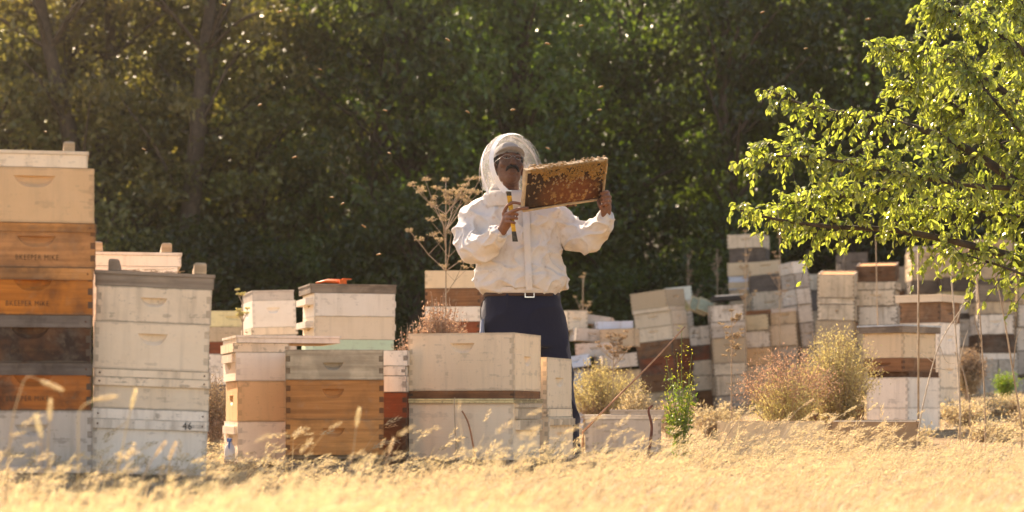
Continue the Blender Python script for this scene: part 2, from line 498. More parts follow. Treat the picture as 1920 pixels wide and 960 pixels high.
def hive_lid(M, w, d, h, color, bare=False, dirt=0.5, metal=False, label='', group=None):
    e = empty('hive_cover', M, label, 'lid', group)
    x0, x1, y0, y1 = -w / 2, w / 2, -d / 2, d / 2
    mat = BARE if bare else PAINT; c = col_with(color, dirt); t = 0.018
    tp = min(0.012, h * .35)
    part('top_panel', Acc().box(x0 - .004, x1 + .004, y0 - .004, y1 + .004, h - tp, h), METAL if metal else mat, e, color=col_with(GREYW if metal else color, dirt))
    z = h - tp - 0.0005
    part('rim_board', Acc().box(x0, x1, y0, y0 + t, 0, z), mat, e, color=c)
    part('rim_board', Acc().box(x0, x1, y1 - t, y1, 0, z), mat, e, color=c)
    part('rim_board', Acc().box(x0 + .0004, x0 + t, y0 + t + .0005, y1 - t - .0005, 0, z), mat, e, color=c)
    part('rim_board', Acc().box(x1 - t, x1 - .0004, y0 + t + .0005, y1 - t - .0005, 0, z), mat, e, color=c)
    part('inner_board', Acc().box(x0 + t + .0005, x1 - t - .0005, y0 + t + .0005, y1 - t - .0005, 0, z - 0.004), BARE, e, color=col_with(TANG, .3))
    return e
METAL = simple_mat('weathered_metal', (0.42, 0.42, 0.42, 1), 0.45, 12, 0.3, metal=0.7)

def stand(M, w, d, h, label):
    """low timber stand: two runners and slats"""
    e = empty('hive_stand', M, label, 'stand')
    for s in (-1, 1):
        part('runner', Acc().box(-w / 2, w / 2, s * d * .38 - .02, s * d * .38 + .02, -0.03, h - 0.016), BARE, e, color=col_with(DGREY, .5))
    n = 5
    for i in range(n):
        y = -d / 2 + (i + .5) * d / n
        part('slat', Acc().box(-w / 2 - .01, w / 2 + .01, y - d / n * .38, y + d / n * .38, h - 0.0155, h - 0.0005), BARE, e, color=col_with(GREYWD, .5))
    return e

ORD = ['lowest'] + [w + ' up' for w in 'second third fourth fifth sixth seventh eighth ninth tenth eleventh'.split()]

def stack(phrase, D, xl, xr, ybot, yaw, roll, depth, layers, group='hive boxes stacked in the yard', base=True, jit=1.0):
    """layers from the ground up: dict(h=px high, c=colour, n=short look, k='box'|'lid', ...)"""
    s = D / F; ya = R(yaw)
    w0 = (xr - xl) * s / math.cos(ya)
    fc = P((xl + xr) / 2, ybot, D)
    Rr = Matrix.Rotation(-R(roll), 4, 'Y'); Rz = Matrix.Rotation(ya, 4, 'Z')
    centre = fc + Rz @ Vector((0, depth / 2, 0))
    zg = float(gz(centre.x, centre.y))
    if base and fc.z - zg > 0.015:
        stand(Matrix.Translation((centre.x, centre.y, zg)) @ Rz, w0 * .96, depth * .96, fc.z - zg, 'low timber stand under ' + phrase)
    M0 = Matrix.Translation(centre) @ Rr @ Rz
    z = 0.0; nb = 0; res = []
    tot = len([l for l in layers if l.get('k', 'box') == 'box'])
    for l in layers:
        h = l['h'] * s; w = w0 + l.get('dw', 0) * s; d = depth + l.get('dd', 0)
        dx = l.get('dx', 0) * s
        j = jit * l.get('j', 1) * (2.4 if D > 20 else 1.0)
        Mk = M0 @ Matrix.Translation((dx + random.uniform(-.004, .004) * j, random.uniform(-.006, .006) * j + l.get('dy', 0), z)) @ Matrix.Rotation(R(random.uniform(-1.2, 1.2) * j + l.get('yaw', 0)), 4, 'Z')
        if l.get('pitch'): Mk = Mk @ Matrix.Translation((0, -d / 2, 0)) @ Matrix.Rotation(R(l['pitch']), 4, 'X') @ Matrix.Translation((0, d / 2, 0))
        if l.get('k', 'box') == 'box':
            pos = 'topmost' if nb == tot - 1 and tot > 1 else ORD[nb]
            lab = l.get('label') or f"{l['n']} hive box, {pos} in {phrase}"
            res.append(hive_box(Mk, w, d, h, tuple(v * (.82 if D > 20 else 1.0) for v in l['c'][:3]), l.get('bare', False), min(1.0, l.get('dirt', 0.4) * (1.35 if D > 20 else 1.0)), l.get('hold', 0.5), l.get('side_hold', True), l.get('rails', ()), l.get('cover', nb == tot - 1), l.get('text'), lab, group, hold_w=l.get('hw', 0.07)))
            nb += 1
        else:
            lab = l.get('label') or f"{l['n']} lid on {phrase}"
            res.append(hive_lid(Mk, w, d, h, l['c'], l.get('bare', False), l.get('dirt', 0.5), l.get('metal', False), lab, 'lids of the hives'))
        z += h + (0.003 if D > 20 else 0.0012)
    return res, M0, z, w0

def block(M, sx, sy, sz, label, color=GREYWD):
    """offcut of timber with a sawn bevel at one end"""
    a = Acc(); x, y, z = sx / 2, sy / 2, sz
    b = min(0.006, sz * .2)
    V = [(-x, -y, 0), (x, -y, 0), (x, y, 0), (-x, y, 0), (-x, -y, z - b), (x, -y, z - b), (x, y, z - b), (-x, y, z - b), (-x + b, -y + b, z), (x - b, -y + b, z), (x - b, y - b, z), (-x + b, y - b, z)]
    a.add(V, [(0, 3, 2, 1), (0, 1, 5, 4), (1, 2, 6, 5), (2, 3, 7, 6), (3, 0, 4, 7), (4, 5, 9, 8), (5, 6, 10, 9), (6, 7, 11, 10), (7, 4, 8, 11), (8, 9, 10, 11)])
    o = obj('wooden_block', a.mesh('wooden_block'), BARE, None, M, col_with(color, .4))
    return tag(o, label, 'block', 'timber blocks on the hive lids')

BX = dict
# --- near left: tall orange stack with lettering
S = 7.7 / F
rl = lambda c: ((0.74, 0.995, 0.006, c),)
res, M0, zt, w0 = stack('the tall orange lettered stack', 7.7, -42, 169, 886, 12.5, 0, 0.508, [
    BX(h=116, c=GREYW, n='grimy off-white deep', dirt=.5, hold=.66, hw=.06),
    BX(h=89, c=ORANGE, n='burnt orange lettered', bare=True, dirt=.8, rails=rl(DGREY), hold=.6, text=('BKEEPER MIKE', .027, -.02, .042, 0)),
    BX(h=89, c=DKBROWN, n='charred dark brown lettered', bare=True, dirt=1.0, rails=rl(DGREY), hold=.6, dx=1, text=('BKEEPER MIKE', .027, 0, .040, 0)),
    BX(h=89, c=srgb(190, 118, 50), n='bright orange lettered', bare=True, dirt=.6, rails=rl(ORTAN), hold=.6, dx=3, text=('BKEEPER MIKE', .027, -.025, .040, 0)),
    BX(h=83, c=srgb(194, 138, 88), n='pale orange lettered', bare=True, dirt=.45, rails=((.8, .995, .005, ORTAN),), hold=.55, dx=5, text=('BKEEPER MIKE', .027, 0, .034, 0)),
    BX(h=103, c=YTAN, n='yellow tan deep', dirt=.25, hold=.72, dx=0, cover=False, hw=.075),
    BX(k='lid', h=31, c=CREAM, n='cream wooden', dx=-10, dw=6, dirt=.3)], jit=.8)
block(M0 @ Matrix.Translation((0.125, -.02, zt)), .04, .46, .036, 'squared timber block on the cream lid of the tall orange lettered stack', TANG)
# --- second stack with the written 46
INK = simple_mat('marker_ink', (0.04, 0.035, 0.03, 1), 0.8, 90, 0.5)
res, M0, zt, w0 = stack('the white stack marked 46', 7.85, 172, 383, 889, 9.5, -2.0, 0.508, [
    BX(h=122, c=WHITE, n='white deep', dirt=.35, hold=None, rails=((.84, .995, .004, WHITE), (.69, .838, .009, WHITE)), text=('46', .040, .135, .182, .009), num=46),
    BX(h=73, c=CREAM, n='cream railed shallow', dirt=.35, hold=None, dx=1, rails=((.80, .995, .004, CREAM), (.58, .79, .009, CREAM))),
    BX(h=88, c=CREAM, n='clean cream medium', dirt=.25, hold=.62, hw=.055),
    BX(h=66, c=CREAM, n='cream chipped medium', dirt=.45, hold=.55, cover=False, hw=.05),
    BX(k='lid', h=28, c=GREYWD, n='weathered grey wooden', bare=True, dirt=.3, dw=6)], jit=.5)
block(M0 @ Matrix.Translation((-.150, -.02, zt)), .04, .46, .042, 'short timber block on the grey lid beside the orange stack', GREYWD)
block(M0 @ Matrix.Translation((.165, -.02, zt)), .045, .46, .042, 'long timber block on the right of the weathered grey lid', TANG)
straw = Acc()
for i in range(46):
    p = Vector((random.uniform(-.12, .08), random.uniform(-.22, -.05), zt + random.uniform(.002, .012))); q = p + Vector((random.uniform(-.06, .06), random.uniform(-.04, .04), random.uniform(-.002, .008)))
    straw.tube([p, q], .0016, 3)
o = obj('straw_litter', straw.mesh('straw_litter'), DRYSTEM, None, M0); tag(o, 'loose straw litter lying on the weathered grey lid', 'straw', None, 'stuff')
# --- white hive behind, between the two
res, M0, zt, w0 = stack('the white hive behind the stack marked 46', 8.75, 178, 332, 888, 10.5, 0, 0.508, [
    BX(h=115, c=WHITE, n='white deep', dirt=.3), BX(h=80, c=WHITE, n='white medium', dirt=.3), BX(h=80, c=WHITE, n='white medium', dirt=.3),
    BX(h=112, c=WHITE, n='plain white', dirt=.15, hold=.66, hw=.06, cover=False), BX(k='lid', h=26, c=WHITE, n='white wooden', dw=10, dirt=.35)], jit=.5)
block(M0 @ Matrix.Translation((-.155, -.02, zt)), .04, .46, .042, 'small timber cube on the white lid behind the stack marked 46', TANG)
block(M0 @ Matrix.Translation((.125, -.02, zt)), .042, .46, .040, 'slanting timber block on the white lid behind the stack marked 46', TANG)
# --- white and tan hive with sunlit left side
res, M0, zt, w0 = stack('the hive with a long white lid', 8.95, 447, 545, 866, 15, 0, 0.413, [
    BX(h=75, c=WHITE, n='white', dirt=.25, hold=None), BX(h=76, c=YTAN, n='yellow tan', dirt=.3, dx=1, hold=None), BX(h=53, c=WHITE, n='clean white', dirt=.2, dx=-2, hold=None),
    BX(h=17, c=CREAM, n='thin cream', dirt=.6, dx=-5, hold=None, side_hold=False, cover=False, dw=4),
    BX(k='lid', h=14, c=WHITE, n='long white', dirt=.3, dw=95, dx=44)], jit=.6)
# cleats on its left side
for zz, ww in ((.055, .05), (.0, .0)):
    if ww:
        o = obj('wooden_cleat', Acc().box(-.012, .0, -.17, .17, 0, .034).mesh('wooden_cleat'), PAINT, res[0], None, col_with(WHITE, .3)); o.location = (-.098 / 2 * 0 - (447 - 545) * 0 - res[0].children[0].dimensions.x * 0 - (98 * 8.95 / F / math.cos(R(15))) / 2, 0, .115)
        o.name = 'cleat'
        o = obj('cleat', o.data, PAINT, res[2], None, col_with(WHITE, .3)); o.location = (-(98 * 8.95 / F / math.cos(R(15))) / 2, 0, .078)
# --- grey and orange stack in front
stack('the orange hive with a weathered top', 8.55, 537, 720, 853, 4.5, 0, 0.508, [
    BX(h=67, c=ORTAN, n='faded orange', bare=True, dirt=.35, hold=.6, hw=.045), BX(h=73, c=srgb(186, 128, 76), n='honey orange', bare=True, dirt=.25, hold=.62, hw=.045), BX(h=56, c=srgb(214, 196, 168), n='weathered grey-cream', bare=True, dirt=.35, hold=.42, hw=.042, cover=True)], jit=.6)
# --- brown and white sliver between
stack('the narrow hive behind the orange one', 9.2, 690, 764, 856, -3, 0, 0.5, [
    BX(h=72, c=DKBROWN, n='dark brown', bare=True, dirt=.6, hold=None), BX(h=48, c=RED, n='reddish brown', bare=True, dirt=.5, hold=None),
    BX(h=30, c=WHITE, n='white', dirt=.6, hold=None, dx=-1), BX(h=18, c=WHITE, n='thin white', dirt=.7, hold=None), BX(h=29, c=WHITE, n='chipped white', dirt=.7, hold=None, dx=1)], jit=.8)
# --- centre: big cream box on a lidded hive
res, M0, zt, w0 = stack('the cream hive before the beekeeper', 9.2, 764, 963, 862, -17, 0, 0.413, [
    BX(h=106, c=CREAM, n='smooth cream deep', dirt=.2, hold=None, dw=-3, side_hold=False),
    BX(k='lid', h=8, c=YELL, n='thin yellowed', dirt=.7, dw=6, label='thin yellowed board lid under the big cream box before the beekeeper', dd=.02),
    BX(h=14, c=BROWN, n='brown recessed rim', bare=True, dirt=.5, hold=None, side_hold=False, dd=-.01),
    BX(h=108, c=srgb(234, 208, 174), n='big cream deep', dirt=.3, hold=.72, hw=.056)], jit=.3)
e = res[0]
for z0, z1, pr in ((.225, .243, .016), (.175, .222, .012), (.128, .172, .02)):
    p = part('cleat', Acc().box(w0 / 2 - .004, w0 / 2 + pr, -.19 + pr, .19 - pr, z0, z1), PAINT, e, color=col_with(CREAM, .5))
# --- second cream hive to its right, farther back
res, M0, zt, w1 = stack('the cream hive at the beekeeper\'s knee', 9.62, 900, 1026, 862, -17, 0, 0.413, [
    BX(h=80, c=CREAM, n='cream', dirt=.3, hold=None, dx=2), BX(h=15, c=CREAM, n='thin cream', dirt=.55, hold=None, side_hold=False, dw=3),
    BX(h=96, c=CREAM, n='tall cream', dirt=.3, hold=None)], jit=.4)
part('cleat', Acc().box(w1 / 2 - .004, w1 / 2 + .018, -.18, .18, .155, .185), PAINT, res[0], color=col_with(CREAM, .5))
# --- white hive with green base behind the orange one
res, M0, zt, w0 = stack('the white hive carrying the orange strap', 13.6, 592, 740, 858, 15, 0, 0.46, [
    BX(h=72, c=WHITE, n='white', dirt=.3), BX(h=66, c=WHITE, n='white', dirt=.3), BX(h=62, c=WHITE, n='white', dirt=.3), BX(h=20, c=GREEN, n='pale green', dirt=.2, hold=None, dx=-3),
    BX(h=43, c=CREAM, n='cream', dirt=.2, hold=None), BX(h=43, c=WHITE, n='bright white', dirt=.25, hold=None, cover=False),
    BX(k='lid', h=17, c=GREYWD, n='weathered grey', bare=True, dirt=.5, dw=10, dx=-3)], jit=.4)
for k in (4, 5):
    part('cleat', Acc().box(-w0 / 2 - .05, -w0 / 2 + .002, -.18, .20, .075, .115), PAINT, res[k], color=col_with(WHITE, .3))
    part('cleat', Acc().box(w0 / 2 - .002, w0 / 2 + .016, -.18, .20, .06, .10), PAINT, res[k], color=col_with(WHITE, .3))
# orange ratchet strap: a folded bundle
ORP = simple_mat('orange_plastic', (0.75, 0.13, 0.015, 1), 0.5, 30, 0.2)
e = empty('strap_bundle', M0 @ Matrix.Translation((-.135, -.1, zt)), 'bright orange folded strap on the weathered grey lid', 'strap')
a = Acc()
for i in range(4):
    x = -.10 + i * .008
    a.tube([(x, -.02 + i * .014, .008 + i * .002), (x + .06, -.03 + i * .015, .02 + i * .003), (x + .13, -.02 + i * .012, .017 + i * .004), (x + .185, -.01 + i * .014, .010)], [.007, .009, .010, .006], 6)
part('webbing', a, ORP, e, True)
part('buckle', Acc().box(.05, .095, -.045, .03, .004, .034), ORP, e)
part('handle', Acc().box(.075, .13, -.035, .02, .0345, .041), ORP, e)
# --- pale hive leaning behind
stack('the pale hive behind the white bar lid', 15.5, 484, 563, 868, 16, 2, 0.46, [
    BX(h=90, c=WHITE, n='white', dirt=.4), BX(h=85, c=BROWN, n='brown', bare=True), BX(h=64, c=GREYW, n='grey', dirt=.4), BX(h=14, c=CREAM, n='thin cream', dirt=.5, dw=6, hold=None),
    BX(h=50, c=WHITE, n='clean pale', dirt=.1, hold=.6, hw=.05, cover=False), BX(k='lid', h=19, c=GREYW, n='pale grey', dw=-4, dirt=.3)], jit=.5)
stack('the stack with a yellowed top', 18.5, 390, 482, 842, 2, 0, 0.5, [
    BX(h=60, c=WHITE, n='white', dirt=.5), BX(h=60, c=DGREY, n='grey', bare=True), BX(h=58, c=WHITE, n='white', dirt=.6), BX(h=22, c=RED, n='brown', bare=True, hold=None), BX(h=28, c=TANG, n='tan railed', dirt=.6, hold=None), BX(h=30, c=YELL, n='yellowed', dirt=.3)], jit=.6)
# --- hive behind the beekeeper's elbow
stack('the hive behind the beekeeper\'s elbow', 15.0, 796, 900, 858, -6, 0, 0.48, [
    BX(h=70, c=BROWN, n='brown', bare=True), BX(h=70, c=WHITE, n='white', dirt=.4), BX(h=64, c=TANG, n='tan', dirt=.5), BX(h=50, c=RED, n='reddish', bare=True, dirt=.4, hold=None),
    BX(h=28, c=WHITE, n='white', dirt=.3, hold=None), BX(h=34, c=BROWN, n='brown', bare=True, dirt=.3, hold=None), BX(h=33, c=TANP, n='smooth tan', dirt=.15, hold=None)], jit=.8)

# --- wall of boxes across the yard
G = 'boxes in the leaning wall of stacks'
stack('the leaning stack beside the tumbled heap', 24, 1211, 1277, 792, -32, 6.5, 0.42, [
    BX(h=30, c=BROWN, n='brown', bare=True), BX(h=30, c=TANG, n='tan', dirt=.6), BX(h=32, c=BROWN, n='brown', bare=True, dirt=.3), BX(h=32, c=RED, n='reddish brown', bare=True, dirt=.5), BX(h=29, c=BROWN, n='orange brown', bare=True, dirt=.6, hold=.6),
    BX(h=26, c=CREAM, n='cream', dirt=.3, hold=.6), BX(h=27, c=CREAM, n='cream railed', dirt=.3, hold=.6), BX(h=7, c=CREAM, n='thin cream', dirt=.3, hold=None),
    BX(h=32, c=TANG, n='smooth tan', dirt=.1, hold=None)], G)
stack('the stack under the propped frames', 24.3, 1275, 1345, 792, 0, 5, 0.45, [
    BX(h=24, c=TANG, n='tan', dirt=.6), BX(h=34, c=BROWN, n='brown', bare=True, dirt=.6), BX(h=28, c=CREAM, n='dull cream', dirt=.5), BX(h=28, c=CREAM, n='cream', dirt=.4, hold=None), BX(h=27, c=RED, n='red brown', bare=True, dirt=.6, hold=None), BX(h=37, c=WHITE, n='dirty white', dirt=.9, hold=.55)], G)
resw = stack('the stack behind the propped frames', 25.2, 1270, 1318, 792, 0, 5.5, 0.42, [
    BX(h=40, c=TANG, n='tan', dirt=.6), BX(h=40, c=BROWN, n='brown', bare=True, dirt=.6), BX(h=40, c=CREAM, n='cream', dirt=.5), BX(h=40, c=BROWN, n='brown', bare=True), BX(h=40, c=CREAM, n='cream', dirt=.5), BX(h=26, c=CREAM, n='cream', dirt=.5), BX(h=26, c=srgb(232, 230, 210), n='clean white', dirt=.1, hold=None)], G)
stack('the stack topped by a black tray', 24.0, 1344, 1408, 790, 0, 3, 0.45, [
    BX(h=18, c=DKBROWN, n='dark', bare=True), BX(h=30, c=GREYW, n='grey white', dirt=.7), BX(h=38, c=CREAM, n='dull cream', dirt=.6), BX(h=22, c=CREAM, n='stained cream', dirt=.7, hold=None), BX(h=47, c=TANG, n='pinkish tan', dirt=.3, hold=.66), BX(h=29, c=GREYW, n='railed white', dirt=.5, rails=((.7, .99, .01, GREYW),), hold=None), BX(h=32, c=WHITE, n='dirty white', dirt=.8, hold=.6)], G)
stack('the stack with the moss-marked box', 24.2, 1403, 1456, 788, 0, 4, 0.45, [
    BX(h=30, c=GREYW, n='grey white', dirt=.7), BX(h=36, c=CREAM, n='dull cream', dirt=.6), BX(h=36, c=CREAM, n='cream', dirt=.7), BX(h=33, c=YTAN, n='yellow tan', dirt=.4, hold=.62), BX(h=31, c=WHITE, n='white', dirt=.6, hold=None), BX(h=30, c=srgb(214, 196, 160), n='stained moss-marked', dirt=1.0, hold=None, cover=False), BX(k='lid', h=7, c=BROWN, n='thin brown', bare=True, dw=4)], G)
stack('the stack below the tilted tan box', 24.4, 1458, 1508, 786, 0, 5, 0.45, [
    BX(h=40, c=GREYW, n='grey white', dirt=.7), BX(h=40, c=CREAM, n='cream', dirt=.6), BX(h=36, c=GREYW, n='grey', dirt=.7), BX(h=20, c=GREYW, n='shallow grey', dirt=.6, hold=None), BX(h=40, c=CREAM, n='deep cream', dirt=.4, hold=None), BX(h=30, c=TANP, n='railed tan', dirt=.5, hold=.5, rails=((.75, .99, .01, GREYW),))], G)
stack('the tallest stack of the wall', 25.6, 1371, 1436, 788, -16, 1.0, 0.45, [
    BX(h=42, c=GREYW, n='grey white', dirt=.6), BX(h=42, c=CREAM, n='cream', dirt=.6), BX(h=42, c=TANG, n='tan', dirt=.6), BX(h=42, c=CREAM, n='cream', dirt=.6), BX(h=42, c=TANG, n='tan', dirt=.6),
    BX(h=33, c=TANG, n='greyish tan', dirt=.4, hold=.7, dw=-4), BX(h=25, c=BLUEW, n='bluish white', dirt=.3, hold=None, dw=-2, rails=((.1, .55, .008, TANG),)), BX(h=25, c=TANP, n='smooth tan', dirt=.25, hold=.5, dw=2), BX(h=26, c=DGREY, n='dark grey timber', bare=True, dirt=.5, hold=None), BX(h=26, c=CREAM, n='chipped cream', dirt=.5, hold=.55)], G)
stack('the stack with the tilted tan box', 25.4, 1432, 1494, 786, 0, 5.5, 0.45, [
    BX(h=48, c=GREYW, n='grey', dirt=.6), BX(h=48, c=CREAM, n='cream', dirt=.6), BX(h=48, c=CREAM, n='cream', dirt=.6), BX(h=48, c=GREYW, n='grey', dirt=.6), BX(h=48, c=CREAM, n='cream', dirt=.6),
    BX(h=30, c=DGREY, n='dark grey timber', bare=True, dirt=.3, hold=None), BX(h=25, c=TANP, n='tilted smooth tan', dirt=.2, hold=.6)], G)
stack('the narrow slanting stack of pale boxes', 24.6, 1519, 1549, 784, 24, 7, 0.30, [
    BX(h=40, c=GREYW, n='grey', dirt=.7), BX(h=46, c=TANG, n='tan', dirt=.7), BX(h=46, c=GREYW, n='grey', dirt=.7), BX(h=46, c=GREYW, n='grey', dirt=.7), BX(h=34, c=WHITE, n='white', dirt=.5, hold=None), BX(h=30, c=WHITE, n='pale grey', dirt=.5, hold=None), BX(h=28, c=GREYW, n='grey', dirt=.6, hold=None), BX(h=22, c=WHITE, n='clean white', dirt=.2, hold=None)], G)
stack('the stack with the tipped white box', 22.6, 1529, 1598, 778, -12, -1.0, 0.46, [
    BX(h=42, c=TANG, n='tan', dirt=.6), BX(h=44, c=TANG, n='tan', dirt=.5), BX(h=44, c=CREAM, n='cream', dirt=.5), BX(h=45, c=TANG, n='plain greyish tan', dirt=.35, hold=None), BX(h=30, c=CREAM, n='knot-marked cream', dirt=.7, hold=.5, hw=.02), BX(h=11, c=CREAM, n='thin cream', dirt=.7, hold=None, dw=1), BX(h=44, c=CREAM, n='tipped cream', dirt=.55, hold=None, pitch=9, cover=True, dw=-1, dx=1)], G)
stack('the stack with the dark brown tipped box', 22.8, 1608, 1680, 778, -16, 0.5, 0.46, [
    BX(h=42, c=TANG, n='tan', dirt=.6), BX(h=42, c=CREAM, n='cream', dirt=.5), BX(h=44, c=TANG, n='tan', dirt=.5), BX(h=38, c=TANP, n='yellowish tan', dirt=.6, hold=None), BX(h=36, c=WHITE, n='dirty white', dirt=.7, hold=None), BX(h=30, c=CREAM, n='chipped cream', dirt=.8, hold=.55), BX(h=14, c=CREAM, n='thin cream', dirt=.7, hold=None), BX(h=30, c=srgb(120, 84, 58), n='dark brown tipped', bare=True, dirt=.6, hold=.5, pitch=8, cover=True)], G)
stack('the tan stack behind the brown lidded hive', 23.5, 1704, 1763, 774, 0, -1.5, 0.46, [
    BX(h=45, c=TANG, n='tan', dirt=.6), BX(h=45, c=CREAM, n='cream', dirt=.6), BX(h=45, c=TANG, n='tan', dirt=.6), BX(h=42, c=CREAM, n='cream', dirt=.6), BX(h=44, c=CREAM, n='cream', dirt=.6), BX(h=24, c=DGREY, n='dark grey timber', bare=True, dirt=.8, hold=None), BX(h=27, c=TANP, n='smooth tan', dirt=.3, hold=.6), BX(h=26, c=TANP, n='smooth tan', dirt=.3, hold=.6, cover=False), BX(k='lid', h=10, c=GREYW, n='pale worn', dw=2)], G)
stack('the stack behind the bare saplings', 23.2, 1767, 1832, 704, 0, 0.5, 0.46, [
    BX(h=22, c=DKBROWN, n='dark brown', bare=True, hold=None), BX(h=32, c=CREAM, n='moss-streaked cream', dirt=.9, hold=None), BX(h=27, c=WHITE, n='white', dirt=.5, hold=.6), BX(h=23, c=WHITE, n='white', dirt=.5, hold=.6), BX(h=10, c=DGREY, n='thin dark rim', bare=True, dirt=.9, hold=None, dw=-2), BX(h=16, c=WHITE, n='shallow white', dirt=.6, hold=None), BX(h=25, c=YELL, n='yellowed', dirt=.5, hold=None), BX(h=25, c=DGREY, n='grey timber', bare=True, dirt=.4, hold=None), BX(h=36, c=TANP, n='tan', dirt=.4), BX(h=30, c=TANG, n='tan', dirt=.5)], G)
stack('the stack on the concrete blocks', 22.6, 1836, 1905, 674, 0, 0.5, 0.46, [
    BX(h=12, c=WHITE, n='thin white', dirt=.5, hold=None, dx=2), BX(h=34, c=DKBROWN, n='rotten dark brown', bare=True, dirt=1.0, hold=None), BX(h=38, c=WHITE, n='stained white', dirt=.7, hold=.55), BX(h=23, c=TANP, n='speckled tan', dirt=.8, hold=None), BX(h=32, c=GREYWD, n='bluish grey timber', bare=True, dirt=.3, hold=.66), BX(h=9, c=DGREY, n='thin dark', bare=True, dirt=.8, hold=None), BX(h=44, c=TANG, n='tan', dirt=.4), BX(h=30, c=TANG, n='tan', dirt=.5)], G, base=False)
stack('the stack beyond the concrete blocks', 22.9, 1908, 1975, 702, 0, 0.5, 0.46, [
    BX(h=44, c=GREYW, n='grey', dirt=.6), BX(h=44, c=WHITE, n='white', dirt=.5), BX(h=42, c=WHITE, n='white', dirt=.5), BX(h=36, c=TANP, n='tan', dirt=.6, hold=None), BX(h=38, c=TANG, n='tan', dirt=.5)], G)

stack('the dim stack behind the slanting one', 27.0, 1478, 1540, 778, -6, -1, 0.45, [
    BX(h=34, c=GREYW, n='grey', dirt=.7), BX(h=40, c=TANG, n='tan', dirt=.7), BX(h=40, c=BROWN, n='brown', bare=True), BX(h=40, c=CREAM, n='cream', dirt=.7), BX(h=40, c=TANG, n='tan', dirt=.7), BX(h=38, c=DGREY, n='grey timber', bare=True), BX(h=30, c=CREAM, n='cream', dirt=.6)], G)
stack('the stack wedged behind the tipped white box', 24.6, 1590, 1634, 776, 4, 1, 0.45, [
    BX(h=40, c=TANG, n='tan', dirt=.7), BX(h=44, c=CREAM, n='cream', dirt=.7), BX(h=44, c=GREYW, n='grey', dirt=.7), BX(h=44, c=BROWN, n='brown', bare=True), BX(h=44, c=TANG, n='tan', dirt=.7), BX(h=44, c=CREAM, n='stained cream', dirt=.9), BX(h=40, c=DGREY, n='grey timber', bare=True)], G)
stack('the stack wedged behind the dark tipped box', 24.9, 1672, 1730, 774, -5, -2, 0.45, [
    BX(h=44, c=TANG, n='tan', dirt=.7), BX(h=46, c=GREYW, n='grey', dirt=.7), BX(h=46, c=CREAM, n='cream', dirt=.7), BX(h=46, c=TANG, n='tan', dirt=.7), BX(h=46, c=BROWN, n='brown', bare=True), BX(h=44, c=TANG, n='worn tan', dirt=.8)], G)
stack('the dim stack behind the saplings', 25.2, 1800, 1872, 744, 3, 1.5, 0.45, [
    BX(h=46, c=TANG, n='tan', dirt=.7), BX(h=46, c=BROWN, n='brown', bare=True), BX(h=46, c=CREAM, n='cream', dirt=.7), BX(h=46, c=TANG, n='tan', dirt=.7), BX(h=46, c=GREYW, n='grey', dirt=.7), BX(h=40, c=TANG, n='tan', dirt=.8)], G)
# concrete blocks
CONC = simple_mat('concrete', (0.40, 0.35, 0.28, 1), 0.95, 30, 0.3, bump=0.5)
def concrete_block(M, w, d, h, label):
    e = empty('concrete_block', M, label, 'block', 'concrete blocks under the end stack')
    t = .03
    for yy in (-d / 2, d / 2 - t): part('face_shell', Acc().box(-w / 2, w / 2, yy, yy + t, 0, h), CONC, e)
    for xx in (-w / 2 + .0005, -t / 2, w / 2 - t - .0005): part('web', Acc().box(xx, xx + t, -d / 2 + t + .0005, d / 2 - t - .0005, .0005, h - .0005), CONC, e)
sB = 22.6 / F
zb = P(0, 746, 22.6).z; rowh = (P(0, 674, 22.6).z - zb) / 2
for r in range(2):
    xsr = ((1836, 1871), (1872, 1908)) if r else ((1838, 1876), (1878, 1925))
    for i, (xa, xb) in enumerate(xsr):
        for yy in (22.68, 22.92):
            M = Matrix.Translation(((((xa + xb) / 2) - 960) * sB, yy, zb + r * rowh)) 
            concrete_block(M, (xb - xa) * sB - .006, .19, rowh - .004, ('upper' if r else 'lower') + ' grey concrete block under the rotten dark brown box')

# --- near right hives seen corner-on
stack('the brown timber hive with a white lid', 17.2, 1692, 1757, 790, -38, 0, .36, [
    BX(h=62, c=CREAM, n='cream', dirt=.4), BX(h=62, c=CREAM, n='cream', dirt=.4), BX(h=60, c=WHITE, n='white', dirt=.4), BX(h=38, c=srgb(146, 112, 84), n='weathered brown', bare=True, dirt=.5, hold=None, cover=False), BX(k='lid', h=14, c=CREAM, n='flat cream', dw=14, dd=.05, dirt=.2)], jit=.3)
def corner_stack(phrase, D, xc, xl, xr, ybot, layers):
    """hive whose near upright corner is at xc, with left face to xl and right face to xr"""
    s = D / F; a = R(44)
    dl = (xc - xl) * s / math.sin(R(46)); dr = (xr - xc) * s / math.cos(a)
    # front face = right face (yaw +44), left side visible
    pc = P(xc, ybot, D)
    Rz = Matrix.Rotation(a, 4, 'Z')
    fcx = pc + Rz @ Vector((dr / 2, 0, 0))
    px = 960 + fcx.x * F / D
    return dl, dr, fcx
dl, dr, fcx = corner_stack('', 15.0, 1702, 1634, 1777, 808, None)
Rz = Matrix.Rotation(R(44), 4, 'Z'); s15 = 15.0 / F
zz = fcx.z - .02; ctr = fcx + Rz @ Vector((0, dl / 2, 0))
ph = 'the corner-on hive with a metal lid'
